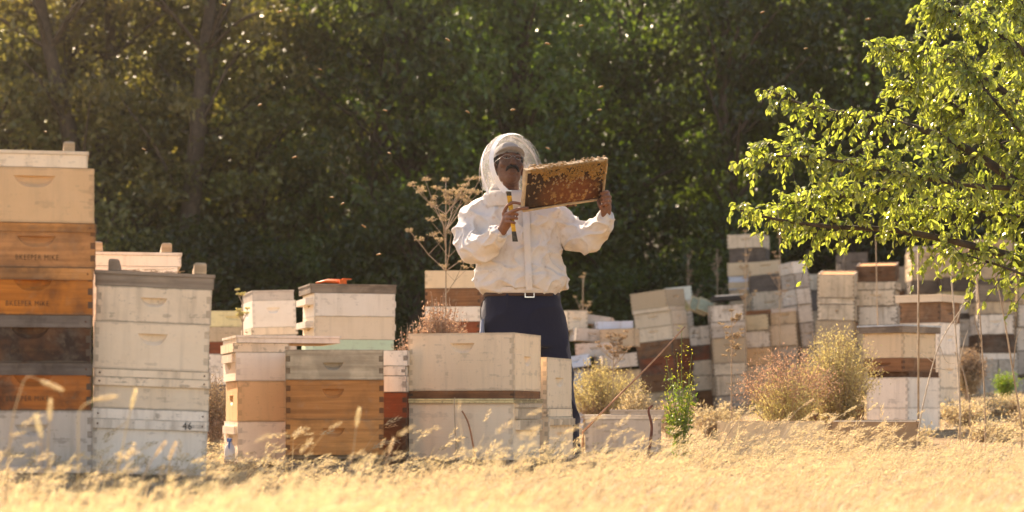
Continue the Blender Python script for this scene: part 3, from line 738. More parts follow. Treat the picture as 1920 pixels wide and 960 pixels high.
for (hpx, kind, c, bare, n, kw) in [(48, 'box', WHITE, False, 'white', dict(hold=None, side_hold=False)), (58, 'box', WHITE, False, 'tall white', dict(hold=None, side_hold=False)), (10, 'box', DKBROWN, True, 'dark slotted', dict(hold=None, side_hold=False)), (26, 'box', BROWN, True, 'brown', dict(hold=None)), (47, 'box', TANP, False, 'smooth tan', dict(hold=None, side_hold=False)), (15, 'lid', GREYWD, True, 'grey metal', {})]:
    h = hpx * s15
    M = Matrix.Translation((ctr.x - (0.03 if kind == 'lid' or n in ('smooth tan', 'brown') else 0), ctr.y, zz)) @ Rz
    if kind == 'box':
        hive_box(M, dr - (.03 if n == 'dark slotted' else 0), dl, h, c, bare, .35, label=f'{n} hive box in {ph}', group='hive boxes stacked in the yard', **kw)
    else:
        hive_lid(M, dr + .05, dl + .05, h, c, bare, .5, True, 'grey metal covered lid on the corner-on hive', 'lids of the hives')
    zz += h + .0008
# --- low boxes in the grass on the right
stack('the long low boxes in the grass', 12.2, 1345, 1545, 853, -7, 0, .40, [BX(h=63, c=TANP, n='long low cream', dirt=.35, hold=None, label='long low cream hive box lying in the tall seeding grass', cover=True)], jit=.3, base=False)
stack('the brown tray', 12.9, 1556, 1722, 850, -9, 0, .38, [BX(h=62, c=srgb(168, 136, 104), n='low brown', dirt=.6, hold=None, cover=True, label='low tan tray with a white rim beside the corner-on hive', rails=((.95, .995, .006, WHITE),))], jit=.3, base=False)
stack('the low brown box', 14.2, 1490, 1620, 830, 0, 0, .36, [BX(h=76, c=BROWN, n='brown', bare=True, dirt=.4, hold=None, label='low brown box half hidden behind the yellow brush', rails=((.9, .99, .006, GREYWD),))], jit=.3, base=False)
stack('the low pale box', 13.2, 1098, 1240, 848, -3.5, 0, .4, [BX(h=62, c=GREYW, n='pale', dirt=.4, hold=None, label='low pale box behind the green weed and leaning stalk', cover=False), BX(k='lid', h=8, c=WHITE, n='white', label='white board lid on the low pale box behind the green weed', dw=6), BX(k='lid', h=9, c=GREYW, n='grey', label='uppermost loose grey board lid on the low pale box', dw=-40, dx=25)], jit=1, base=False)

# --- tumbled pale boxes behind the beekeeper's leg
tum = [(1075, 690, 60, 22, 6, 10, BLUEW), (1125, 668, 74, 26, -14, 3, GREYW), (1105, 640, 62, 24, 8, -4, GREYW), (1165, 650, 66, 34, -10, 2, TANG), (1070, 620, 40, 38, 20, 0, CREAM), (1150, 622, 70, 20, 4, 1, BLUEW), (1110, 608, 80, 18, -6, -9, GREYW), (1158, 690, 66, 26, 9, 6, GREYW)]
lb = ['lowest bluish box', 'middle grey box', 'tilted grey box', 'tan box', 'upright cream box', 'pale blue topped box', 'topmost slanting grey box', 'half buried grey box']
for (x, y, w, h, yaw, rl_, c), n in zip(tum, lb):
    D = 20.5 + (690 - y) * .012
    p = P(x, y, D); s = D / F
    M = Matrix.Translation(p + Vector((0, .2, 0))) @ Matrix.Rotation(-R(rl_), 4, 'Y') @ Matrix.Rotation(R(yaw), 4, 'Z')
    hive_box(M, w * s, .42, h * s, c, False, .5, hold=.5 if h > 20 else None, cover=True, label=f'{n} in the tumbled heap behind the beekeeper', group='tumbled boxes in a heap', hw=.05) if False else hive_box(M, w * s, .42, h * s, c, False, .5, hold=(.5 if h > 20 else None), cover=True, label=f'{n} in the tumbled heap behind the beekeeper', group='tumbled boxes in a heap', hold_w=.05)
for (x, y, w, h, c) in [(1100, 735, 90, 46, GREYW), (1150, 716, 92, 28, TANG), (1085, 716, 60, 28, BLUEW)]:
    D = 20.6; s = D / F; p = P(x, 800, D); zg = float(gz(p.x, D + .2)); top = P(x, y - h, D).z
    hive_box(Matrix.Translation((p.x, D + .25, zg - .02)) @ Matrix.Rotation(R(random.uniform(-12, 12)), 4, 'Z'), w * s, .42, top - zg, c, False, .6, label={1100: 'wide grey', 1150: 'tan', 1085: 'bluish'}[x] + ' bottom box of the tumbled heap behind the beekeeper', group='tumbled boxes in a heap')

# --- frames propped on the white box, and the black tray
FRW = simple_mat('frame_timber', (0.50, 0.38, 0.20, 1), 0.8, 30, 0.3)
def comb_frame(M, w, h, col, label):
    e = empty('old_comb_frame', M, label, 'frame', 'frames propped on the wall of boxes')
    m = simple_mat('old_comb', col, 0.8, 25, 0.3, bump=.4, bscale=120)
    part('top_bar', Acc().box(-w / 2 - .01, w / 2 + .01, -.013, .013, h - .019, h), FRW, e)
    part('bottom_bar', Acc().box(-w / 2, w / 2, -.010, .010, 0, .014), FRW, e)
    for s in (-1, 1): part('end_bar', Acc().box(s * w / 2 - .006, s * w / 2 + .006, -.0125, .0125, .0145, h - .0195), FRW, e)
    part('comb', Acc().box(-w / 2 + .0065, w / 2 - .0065, -.009, .009, .0145, h - .0195), m, e)
c24 = 24.0
for (x, y, ax, w, h, col, lab) in [(1284, 586, 40, .16, .20, (0.45, 0.36, 0.13, 1), 'yellow comb frame leaning on the dirty white box'), (1306, 586, 50, .20, .26, (0.28, 0.28, 0.17, 1), 'greenish comb frame leaning on the dirty white box'), (1320, 586, 54, .18, .27, (0.36, 0.36, 0.22, 1), 'pale green comb frame leaning on the dirty white box')]:
    p = P(x, y, c24 + .33)
    comb_frame(Matrix.Translation(p) @ Matrix.Rotation(R(-28 if w < .18 else 22), 4, 'Y') @ Matrix.Rotation(R(-ax), 4, 'X'), w, h, col, lab)
BLK = simple_mat('black_plastic', (0.02, 0.018, 0.018, 1), 0.5, 30, 0.3)
p = P(1369, 562, 24.0) + Vector((0, .22, 0))
e = empty('plastic_tray', Matrix.Translation(p) @ Matrix.Rotation(-R(4), 4, 'Y'), 'black plastic tray with a pale board on the dirty white box', 'tray')
part('floor', Acc().box(-.18, .18, -.22, .22, 0, .012), BLK, e)
for s in (-1, 1):
    part('side_wall', Acc().box(s * .174 - .006, s * .174 + .006, -.22, .22, .0125, .06), BLK, e)
    part('end_wall', Acc().box(-.1675, .1675, s * .214 - .006, s * .214 + .006, .0125, .06 if s > 0 else .045), BLK, e)
part('board', Acc().box(-.165, .165, -.2, .2, .046, .06), PAINT, e, color=col_with(WHITE, .2))

# small bottle at the foot of the white and tan hive
PLW = simple_mat('bottle_plastic', (0.72, 0.74, 0.76, 1), 0.35, 20, 0.1)
PLB = simple_mat('blue_trigger', (0.08, 0.2, 0.5, 1), 0.4, 20, 0.2)
p = P(431, 862, 8.75)
e = empty('spray_bottle', Matrix.Translation(p) @ Matrix.Scale(.9, 4), 'small white spray bottle with blue top by the white and tan hive', 'bottle')
a = Acc(); prof = [(.022, 0), (.024, .004), (.024, .045), (.020, .062), (.011, .072), (.011, .08)]
a.loft([[Vector((r * math.cos(k * .5236), r * math.sin(k * .5236), z)) for k in range(12)] for r, z in prof]); part('body', a, PLW, e, True)
a = Acc().box(-.009, .009, -.03, .014, .082, .098); part('spray_head', a, PLB, e)
a = Acc().tube([(0, -.022, .082), (0, -.03, .065), (0, -.024, .052)], [.004, .004, .003], 6); part('trigger', a, PLB, e)
# pale plank lying in the grass at the foot of the orange stack
o = obj('plank', Acc().box(-.14, .14, -.05, .05, 0, .02).mesh('plank'), BARE, None, Matrix.Translation(P(88, 886, 7.45)) @ Matrix.Rotation(R(-6), 4, 'Z'), col_with(WHITE, .3))
tag(o, 'short pale plank lying at the foot of the tall orange stack', 'plank')
# ---------------------------------------------------------------- vegetation
def unit(v): return v / np.maximum(np.linalg.norm(v, axis=-1, keepdims=True), 1e-9)

def leaf_quads(C, A, N, L, W, tint, fold=0.25):
    """n leaves: centre-base C, axis A, normal N, length L, width W -> folded diamonds"""
    n = len(C); S = np.cross(A, N)
    L = np.asarray(L).reshape(-1, 1) * np.ones((n, 1)); W = np.asarray(W).reshape(-1, 1) * np.ones((n, 1))
    b = C; t = C + A * L; m = C + A * L * 0.45
    l = m + S * W * .5 + N * W * fold; r = m - S * W * .5 + N * W * fold
    V = np.stack([b, l, t, r], 1).reshape(-1, 3)
    i = np.arange(n)[:, None] * 4
    T_ = np.concatenate([i + [0, 1, 2], i + [0, 2, 3]], 0)
    return V, T_, np.repeat(tint, 4)

def leaf_shapes(C, A, N, L, W, tint):
    """n leaves with a pointed oval blade bent along the midrib"""
    n = len(C); S = np.cross(A, N)
    L = np.asarray(L).reshape(-1, 1) * np.ones((n, 1)); W = np.asarray(W).reshape(-1, 1) * np.ones((n, 1))
    def p(u, v, h): return C + A * L * u + S * W * v + N * L * h
    V = np.stack([p(0, 0, 0), p(.3, 0, .05), p(.68, 0, .03), p(1, 0, -.08), p(.3, .42, .12), p(.68, .36, .09), p(.3, -.42, .12), p(.68, -.36, .09)], 1).reshape(-1, 3)
    i = np.arange(n)[:, None] * 8
    T_ = np.concatenate([i + k for k in ([0, 1, 4], [2, 3, 5], [0, 6, 1], [2, 7, 3])], 0)
    Q = np.concatenate([i + k for k in ([1, 2, 5, 4], [1, 6, 7, 2])], 0)
    return V, Q, T_, np.repeat(tint, 8)

def rnd_dirs(n): return unit(RNG.normal(size=(n, 3)))

# --- woodland trees behind the yard
def make_wood_tree(H, Rad, nclump, nleaf, leaf, seed, base=0.4, r0=.17):
    rs = np.random.default_rng(seed)
    tr = Acc()
    tp = [Vector((0.25 * math.sin(z * .9 + seed), 0.2 * math.cos(z * .7 + seed * 2) - .2, z)) for z in np.linspace(-.3, H * .92, 9)]
    tr.tube(tp, list(np.linspace(r0, .03, 9)), 8)
    cl = []
    for k in range(nclump):
        z = base + (H - base) * rs.random() ** .85
        f = math.sin(math.pi * min(1, max(.12, (z - base) / (H - base) * .8 + .15))) ** .6
        rr = Rad * f * math.sqrt(rs.random()) ; th = rs.random() * 2 * math.pi
        c = Vector((rr * math.cos(th), rr * math.sin(th), z)); cl.append(c)
        if k % 3 == 0:
            j = min(8, max(1, int((z - .6) / H * 9)))
            p0 = tp[j]; mid = (p0 + c) / 2 + Vector((0, 0, .12))
            tr.tube([p0, mid, c], [.035, .022, .006], 5, False)
    cl = np.array([list(c) for c in cl])
    per = nleaf // nclump
    C = np.repeat(cl, per, 0) + rs.normal(size=(nclump * per, 3)) * np.array([.17, .17, .11])
    n = len(C)
    C[:, 2] = np.maximum(C[:, 2], .02)
    A = unit(rs.normal(size=(n, 3)) + np.array([0, 0, -.5])); N = unit(rs.normal(size=(n, 3)) + np.array([0, 0, .8])); N = unit(N - A * (N * A).sum(1, keepdims=True))
    tint = np.clip(np.repeat(rs.random(nclump), per) * .6 + rs.random(n) * .4, 0, 1)
    V, T_, tt = leaf_quads(C, A, N, leaf * rs.uniform(.7, 1.3, n), leaf * .62 * rs.uniform(.7, 1.3, n), tint)
    return tr.mesh('trunk', True), mesh_np('crown', V, [T_], False, tt)

protos = [make_wood_tree(7.6, 1.85, 220, 13000, .115, s, .4, .10) for s in (1, 2, 3, 4)]
shrubs = [make_wood_tree(2.9, 1.5, 110, 9000, .095, s, .05) for s in (11, 12)]
TREE_KINDS = ['dense green', 'dark leaved', 'spreading green', 'tangled green']
spots = []
for row, (yy, x0, x1, st) in enumerate([(30.5, -9.2, 9.0, 1.6), (34.5, -10.5, 10, 2.3), (41, -12, 12, 2.9)]):
    x = x0 + row * .6
    while x < x1:
        spots.append((x + random.uniform(-.35, .35), yy + random.uniform(-.6, .6), row)); x += st
def place(mesh_pair, loc, rz, sc, mat, label, cat, group, name):
    e = empty(name, Matrix.Translation(loc) @ Matrix.Rotation(rz, 4, 'Z') @ Matrix.Diagonal((sc[0], sc[0], sc[1], 1)), label, cat, group)
    o = obj('trunk', mesh_pair[0], BARK, e)
    c = bpy.data.objects.new('crown', mesh_pair[1]); COL.objects.link(c); c.parent = e
    if not mesh_pair[1].materials: mesh_pair[1].materials.append(LEAF_WOOD)
    c.material_slots[0].link = 'OBJECT'; c.material_slots[0].material = mat
    return e
for i, (x, y, row) in enumerate(spots):
    mp = protos[i % 4]
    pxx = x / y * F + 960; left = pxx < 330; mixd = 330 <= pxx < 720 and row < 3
    k = 'haze-tinted olive' if left else 'half haze-tinted' if mixd else TREE_KINDS[i % 4]
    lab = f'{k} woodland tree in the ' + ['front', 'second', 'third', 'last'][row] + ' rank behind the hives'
    place(mp, (x, y, float(gz(x, y)) - .1), random.uniform(0, 6.28), (random.uniform(.8, 1.15), random.uniform(.82, 1.12) * (1.0, .78, .95)[row]), LEAF_OLIVE_HAZED if left else LEAF_HALF_HAZED if mixd else LEAF_WOOD, lab, 'tree', 'trees of the wood', 'woodland_tree')
x = -8.5
i = 0
while x < 8.5:
    y = 28.3 + random.uniform(-.5, .5)
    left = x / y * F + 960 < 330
    place(shrubs[i % 2], (x, y, float(gz(x, y)) - .05), random.uniform(0, 6.28), (random.uniform(.8, 1.2), random.uniform(.6, 1.15)), LEAF_OLIVE_HAZED if left else LEAF_WOOD, ('olive' if left else 'dark green') + ' leafy shrub at the foot of the wood', 'shrub', 'shrubs at the edge of the wood', 'shrub')
    x += 1.45; i += 1

tall = [make_wood_tree(5.4, 1.5, 120, 7500, .115, s, .1, .05) for s in (31, 32)]
x = -8.6; i = 0
while x < 8.8:
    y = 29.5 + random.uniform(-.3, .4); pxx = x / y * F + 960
    place(tall[i % 2], (x, y, float(gz(x, y)) - .05), random.uniform(0, 6.28), (random.uniform(.85, 1.15), random.uniform(.8, 1.25)), LEAF_OLIVE_HAZED if pxx < 300 else LEAF_HALF_HAZED if pxx < 640 and i % 2 else LEAF_WOOD, ('haze-tinted olive' if pxx < 300 else 'half haze-tinted' if pxx < 640 and i % 2 else 'dark green') + ' tall bush standing before the woodland trees', 'bush', 'tall bushes before the wood', 'tall_bush')
    x += 1.7; i += 1
bare = make_wood_tree(9.0, 2.2, 90, 5000, .11, 21, 4.2, .24)
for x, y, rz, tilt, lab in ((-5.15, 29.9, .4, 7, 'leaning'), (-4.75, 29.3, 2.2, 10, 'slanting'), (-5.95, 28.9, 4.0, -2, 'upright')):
    e = place(bare, (x, y, float(gz(x, y)) - .1), rz, (.85, 1.0), LEAF_OLIVE_HAZED if x < 0 else LEAF_WOOD, lab + ' bare-stemmed tree at the edge of the wood', 'tree', 'trees of the wood', 'woodland_tree')
    e.rotation_euler.y = -R(tilt)
# --- pear tree reaching in from the right
def polyline(pts, n=24):
    """Catmull-Rom through points"""
    P_ = [Vector(p) for p in pts]; P_ = [P_[0] * 2 - P_[1]] + P_ + [P_[-1] * 2 - P_[-2]]
    out = []
    segs = len(P_) - 3
    for s in range(segs):
        a, b, c, d = P_[s:s + 4]
        m = max(2, n // segs)
        for k in range(m):
            t = k / m
            out.append(.5 * ((2 * b) + (c - a) * t + (2 * a - 5 * b + 4 * c - d) * t * t + (3 * b - a - 3 * c + d) * t ** 3))
    out.append(P_[-2])
    return out

TD = 10.7
limbs = [
    ([(2085, 880, 0), (2075, 760, .02), (2060, 640, 0), (2050, 520, 0), (2030, 330, .05), (2010, 120, .1), (1990, -120, .1)], .075, .03, 0.0),
    ([(2056, 560, 0), (1985, 420, -.1), (1920, 355, -.15), (1830, 290, -.15), (1745, 248, -.1), (1640, 222, 0), (1520, 200, .05), (1440, 170, .1)], .034, .004, 1.0),
    ([(2062, 640, 0), (1990, 520, .1), (1920, 488, .15), (1800, 455, .2), (1680, 432, .2), (1560, 425, .1), (1460, 412, .05), (1385, 393, 0)], .030, .004, 1.0),
    ([(1920, 355, -.15), (1800, 345, -.3), (1690, 325, -.35), (1560, 300, -.3), (1480, 292, -.25), (1405, 306, -.2)], .014, .003, 1.0),
    ([(1830, 290, -.15), (1720, 335, .1), (1610, 365, .15), (1530, 370, .2), (1455, 395, .2)], .013, .003, .9),
    ([(2036, 400, 0), (1960, 250, .1), (1860, 155, .2), (1760, 105, .2), (1690, 95, .2), (1640, 92, .2)], .028, .004, 1.0),
    ([(2022, 260, 0), (1930, 110, -.2), (1850, 50, -.25), (1780, 20, -.3), (1740, 8, -.3)], .022, .004, 1.0),
    ([(1990, 420, -.1), (1900, 300, .3), (1820, 220, .4), (1740, 170, .4), (1680, 160, .4)], .016, .003, 1.0),
    ([(2010, 120, .1), (1930, 20, .2), (1860, -40, .2)], .018, .004, .8),
    ([(2056, 560, 0), (1960, 430, .35), (1870, 400, .4), (1770, 390, .4), (1690, 395, .35)], .016, .003, 1.0),
    ([(2045, 470, 0), (1980, 330, -.35), (1900, 230, -.4), (1840, 160, -.4), (1800, 110, -.4)], .016, .003, 1.0),
    ([(2062, 640, 0), (2000, 560, -.2), (1930, 520, -.3), (1850, 490, -.3), (1780, 470, -.25)], .012, .003, .3),
    ([(2020, 300, 0), (1950, 170, .5), (1890, 90, .5)], .014, .003, 1.0),
    ([(2030, 330, .05), (2150, 200, .1), (2260, 60, .2)], .03, .006, .6),
    ([(2050, 520, 0), (2180, 400, -.1), (2300, 330, -.2)], .03, .006, .6),
]
tr = Acc(); tw = Acc(); LC = []; LA = []
for pts, r0, r1, dens in limbs:
    pl = polyline([P(x, y, TD + dd) if not i == -1 else None for i, (x, y, dd) in enumerate(pts)], 36)
    tr.tube(pl, list(np.linspace(r0, r1, len(pl))), 7)
    if dens == 0: continue
    n = len(pl)
    for i in range(int(n * .22), n):
        for _ in range(int(4.4 * dens) if i < n - 3 else 4):
            p = pl[i]
            d = Vector((random.gauss(-.35, .6), random.gauss(0, .75), random.gauss(.05, .6))).normalized()
            ln = random.uniform(.08, .26) * (1.0 if i < n * .8 else .6)
            q = p + d * ln * .5 + Vector((0, 0, .01)); e_ = p + d * ln + Vector((0, 0, -ln * .25))
            tw.tube([p, q, e_], [.0028, .002, .001], 3, False)
            m = int(ln / .0125)
            for k in range(m):
                t = random.uniform(.2, 1.05)
                c = p.lerp(q, t * 2) if t < .5 else q.lerp(e_, (t - .5) * 2)
                LC.append(c); LA.append(d * .5 + Vector((random.gauss(0, .5), random.gauss(0, .5), random.gauss(-.75, .35))))
LC = np.array([list(v) for v in LC]); LA = unit(np.array([list(v) for v in LA]))
n = len(LC); LN = unit(RNG.normal(size=(n, 3)) * .8 + np.array([-.2, -.3, .7])); LN = unit(LN - LA * (LN * LA).sum(1, keepdims=True))
LL = RNG.uniform(.026, .049, n); LW = LL * RNG.uniform(.48, .62, n); LT = np.clip(RNG.normal(.5, .25, n), 0, 1)
tree = empty('pear_tree', Vector((P(2085, 880, TD).x, TD, float(gz(P(2085, 880, TD).x, TD)))), 'bright green backlit fruit tree spreading its branches over the hives', 'tree')
Mi = tree.matrix_world.inverted()
o = obj('trunk', tr.mesh('trunk', True), BARK, tree); o.matrix_parent_inverse = Mi
o = obj('twig', tw.mesh('twig'), BARK, tree); o.matrix_parent_inverse = Mi; o['kind'] = 'stuff'
vis = [i for i in range(n) if 1370 < 960 + LC[i, 0] * F / LC[i, 1] < 1915 and 5 < HOR - (LC[i, 2] - CAM_H) * F / LC[i, 1] < 560]
vis.sort(key=lambda i: LC[i, 1] - LL[i] * 8)
single = vis[:290]; sset = set(single); rest = np.array([i for i in range(n) if i not in sset])
V, Q, T_, tt = leaf_shapes(LC[rest], LA[rest], LN[rest], LL[rest], LW[rest], LT[rest])
o = obj('crown', mesh_np('crown', V, [Q, T_], False, tt), LEAF_NEAR, tree); o.matrix_parent_inverse = Mi; o['kind'] = 'stuff'
lm = []
for k in range(8):
    V, Q, T_, tt = leaf_shapes(np.zeros((1, 3)), np.array([[0, 1., 0]]), np.array([[0, 0, 1.]]), [1.0], [RNG.uniform(.48, .62)], np.array([k / 7]))
    lm.append(mesh_np('leaf', V, [Q, T_], False, tt)); lm[-1].materials.append(LEAF_NEAR)
for j, i in enumerate(single):
    A = Vector(LA[i]); N = Vector(LN[i]); S_ = A.cross(N)
    M = Matrix(((S_.x, A.x, N.x, LC[i, 0]), (S_.y, A.y, N.y, LC[i, 1]), (S_.z, A.z, N.z, LC[i, 2]), (0, 0, 0, 1))) @ Matrix.Scale(LL[i], 4)
    l = bpy.data.objects.new('leaf', lm[j % 8]); COL.objects.link(l); l.parent = tree; l.matrix_basis = Mi @ M

# --- dry and green plants
def umbel_plant(px, py, D, htop, spread, nb, label, mat=LEAF_DRY, stem=DRYSTEM, name='dry_umbel_plant', lean=0.0, seed=0, cat='plant', thick=.008, z0=None, group=None):
    """branching weed with flat heads of little seeds; htop = row of its top, py = row of its foot"""
    rs = random.Random(seed); b = P(px, py, D)
    b.z = float(gz(b.x, D)) if z0 is None else z0
    H = P(px, htop, D).z - b.z; sp = spread * D / F
    e = empty(name, b, label, cat, group); a = Acc(); heads = []
    top = Vector((lean, 0, H))
    stempts = polyline([(0, 0, -.02), (lean * .2, .01, H * .4), (lean * .6, 0, H * .75), top], 12)
    a.tube(stempts, list(np.linspace(thick, thick * .35, len(stempts))), 6); heads.append(top)
    for k in range(nb):
        t = rs.uniform(.5, .95); p = stempts[int(t * (len(stempts) - 1))]
        th = rs.uniform(0, 6.28); r = sp * rs.uniform(.35, 1) * (1.25 - t * .8)
        q = p + Vector((r * math.cos(th), r * .6 * math.sin(th), rs.uniform(.35, .9) * r + H * .05))
        m = p.lerp(q, .5) + Vector((0, 0, -r * .08))
        a.tube([p, m, q], [thick * .5, thick * .35, thick * .22], 5, False); heads.append(q)
        for kk in range(2):
            th2 = rs.uniform(0, 6.28); q2 = m + Vector((r * .35 * math.cos(th2), r * .3 * math.sin(th2), r * .35))
            a.tube([m, q2], [thick * .3, thick * .16], 4, False); heads.append(q2)
    C = []
    hs = sp * .045 + .012
    for h in heads:
        for k in range(9):
            th = rs.uniform(0, 6.28); rr = hs * math.sqrt(rs.random())
            q = h + Vector((rr * math.cos(th), rr * math.sin(th), hs * .5 + rs.uniform(-.3, .3) * hs))
            a.tube([h, q], [thick * .12, thick * .10], 3, False); 
            for z in range(7): C.append(q + Vector((rs.gauss(0, hs * .17), rs.gauss(0, hs * .17), rs.gauss(0, hs * .1))))
    part('stem', a, stem, e, True)
    C = np.array([list(c) for c in C]); n = len(C)
    A = rnd_dirs(n); N = rnd_dirs(n); N = unit(N - A * (N * A).sum(1, keepdims=True))
    sz = .006 + hs * .16
    V, T_, tt = leaf_quads(C - A * sz * .5, A, N, sz * RNG.uniform(.6, 1.3, n), sz * .8, RNG.random(n))
    o = obj('seed_heads', mesh_np('seed_heads', V, [T_], False, tt), mat, e); o['kind'] = 'stuff'
    return e

def brush(px, D, ytop, half, nst, leaf_mat, top_mat, label, seed=0, leaf=.014, topfrac=.7, density=26, foot=None, name='dry_brush', up=1.0, cat='shrub', lean=0, group=None):
    """many upright stems carrying narrow leaves and seed tips"""
    rs = np.random.default_rng(seed); b = P(px, 800, D); b.z = float(gz(b.x, D)) if foot is None else foot
    H = P(px, ytop, D).z - b.z; sp = half * D / F
    e = empty(name, b, label, cat, group); a = Acc(); CL = []; CT = []
    for k in range(nst):
        th = rs.random() * 6.283; r = math.sqrt(rs.random()); h = H * (1 - .35 * r * r) * rs.uniform(.8, 1.0)
        foot_ = Vector((rs.normal() * sp * .12, rs.normal() * sp * .12, -.02))
        top = Vector((sp * r * math.cos(th) + lean * h, sp * .8 * r * math.sin(th), h))
        mid = foot_.lerp(top, .5) + Vector((-math.cos(th) * r * sp * .12, 0, h * .03))
        pl = polyline([foot_, mid, top], 8)
        a.tube(pl, list(np.linspace(.0035, .0012, len(pl))), 3, False)
        for j in range(int(density * 2.4)):
            t = rs.uniform(.3, 1.0) ** .8; c = pl[min(len(pl) - 1, int(t * (len(pl) - 1)))] + Vector(rs.normal(size=3) * .014 * (1 + 1.5 * t))
            (CT if t > topfrac else CL).append(list(c))
    part('stems', a, DRYSTEM, e); e.children[0]['kind'] = 'stuff'
    for nm, C, m, f in (('foliage', CL, leaf_mat, 1.0), ('seed_tips', CT, top_mat, .85)):
        if not C: continue
        C = np.array(C); n = len(C)
        A = unit(rs.normal(size=(n, 3)) + np.array([0, 0, up])); N = unit(rs.normal(size=(n, 3))); N = unit(N - A * (N * A).sum(1, keepdims=True))
        V, T_, tt = leaf_quads(C, A, N, leaf * f * rs.uniform(.6, 1.4, n), leaf * .5 * f, rs.random(n))
        o = obj(nm, mesh_np(nm, V, [T_], False, tt), m, e); o['kind'] = 'stuff'
    return e

umbel_plant(836, 850, 14.2, 342, 150, 14, 'tall branching dry weed with tan seed heads behind the beekeeper', seed=3, thick=.0075)
umbel_plant(1290, 800, 26.6, 480, 40, 9, 'dry tan weed between the leaning stack and the tallest stack', seed=5, thick=.012)
umbel_plant(1345, 800, 26.4, 470, 30, 8, 'dry tan weed close beside the tallest stack', seed=6, thick=.012)
umbel_plant(1093, 800, 22.5, 520, 38, 6, 'dry umbel weed above the tumbled heap', seed=8, thick=.012)
umbel_plant(1372, 840, 14.0, 585, 42, 10, 'pale yellow dry weed before the stack with the black tray', seed=9, thick=.006)
umbel_plant(1150, 830, 15.0, 640, 60, 12, 'pale dry weed before the tumbled heap', seed=10, thick=.006)
umbel_plant(1398, 800, 23.0, 435, 36, 7, 'thin dry weed rising before the tallest stack', seed=12, thick=.008)
umbel_plant(1462, 800, 23.6, 440, 30, 6, 'thin dry weed before the tilted tan box', seed=13, thick=.008)
umbel_plant(455, 850, 14.0, 552, 34, 7, 'dry weed before the yellowed stack', seed=14, thick=.008, mat=LEAF_YELLOW)
brush(826, 12.6, 535, 66, 190, LEAF_PINK, LEAF_PINK, 'reddish dry seeding shrub behind the big cream box', seed=1, leaf=.022, density=40)
brush(768, 12.9, 590, 34, 80, LEAF_PINK, LEAF_PINK, 'small reddish dry shrub beside the white hive with green base', seed=2, leaf=.018)
brush(1474, 13.2, 630, 110, 110, LEAF_YELLOW, LEAF_PINK, 'pink tipped dry brush beside the low brown box', seed=3, leaf=.018, topfrac=.78, density=30)
brush(1572, 13.6, 590, 88, 150, LEAF_YELLOW, LEAF_YELLOW, 'yellow green brush beside the corner-on hive', seed=4, leaf=.018, density=34)
brush(1130, 15.2, 660, 95, 150, LEAF_DRY, LEAF_YELLOW, 'straw coloured brush behind the beekeeper\'s leg', seed=5, leaf=.02, topfrac=.6)
brush(1192, 14.6, 720, 40, 60, LEAF_DRY, STRAW, 'low straw coloured brush before the leaning stack', seed=6, leaf=.02)
brush(402, 12.5, 690, 40, 70, LEAF_PINK, LEAF_DRY, 'low brown brush between the white stack and the tan hive', seed=7, leaf=.018)
brush(1815, 20.5, 640, 36, 80, LEAF_DRY, LEAF_DRY, 'brown dead creeper before the concrete blocks', seed=8, leaf=.03)
brush(1885, 21.0, 690, 22, 26, LEAF_WEED, LEAF_WEED, 'small green weed at the concrete blocks', seed=9, leaf=.03)

for k, (px, D, yt, hf) in enumerate([(1660, 16.5, 738, 60), (1740, 18.0, 728, 60), (1800, 16.0, 752, 70), (1880, 17.0, 742, 70), (1850, 14.0, 792, 80), (1690, 13.8, 800, 60), (1930, 15.0, 770, 60), (1590, 17.5, 745, 50), (1260, 17.0, 742, 60), (1330, 16.0, 752, 60)]):
    brush(px, D, yt, hf, 46, LEAF_DRY, STRAW, 'low tangle of dry scrub on the trampled ground', seed=60 + k, leaf=.026, topfrac=.65, density=16, name='dry_scrub', lean=.3, group='dry scrub tufts')
# green weed with yellow tops
def green_weed(px, D, ytop, label):
    b = P(px, 800, D); b.z = float(gz(b.x, D)); H = P(px, ytop, D).z - b.z
    e = empty('green_weed', b, label, 'plant'); a = Acc(); CL = []; AL = []; CT = []
    rs = random.Random(4)
    for k in range(15):
        f = 1.0 if k == 0 else rs.uniform(.45, .9); th = rs.uniform(0, 6.28); r = 0.0 if k == 0 else rs.uniform(.04, .115)
        pl = polyline([(0, 0, -.02), (.3 * r * math.cos(th), .3 * r * math.sin(th), H * f * .45), (r * math.cos(th), r * math.sin(th), H * f)], 12)
        a.tube(pl, list(np.linspace(.004, .0015, len(pl))), 4, False)
        for i in range(3, len(pl)):
            for j in range(9):
                d = Vector((rs.gauss(0, 1), rs.gauss(0, 1), rs.gauss(.3, .5))).normalized(); q = pl[i] + d * rs.uniform(.005, .035)
                if pl[i].z > H * .68 or (i > len(pl) - 3): 
                    if j < 5: CT.append(q)
                else: CL.append(q); AL.append(d)
    part('stem', a, simple_mat('green_stem', (0.14, 0.17, 0.05, 1), .8), e)
    for nm, C, m, s in (('foliage', CL, LEAF_WEED, .022), ('flower_tips', CT, LEAF_YEL2, .013)):
        C = np.array([list(c) for c in C]); n = len(C); A = unit(RNG.normal(size=(n, 3)) + [0, 0, .4]); N = rnd_dirs(n); N = unit(N - A * (N * A).sum(1, keepdims=True))
        V, T_, tt = leaf_quads(C, A, N, s * RNG.uniform(.6, 1.4, n), s * .38, RNG.random(n)); o = obj(nm, mesh_np(nm, V, [T_], False, tt), m, e); o['kind'] = 'stuff'
LEAF_YEL2 = leaf_material('yellow_flower', (0.26, 0.28, 0.04, 1), (0.5, 0.45, 0.08, 1), .4, .6)
green_weed(1278, 9.6, 622, 'upright green weed with yellow tips in the straw')

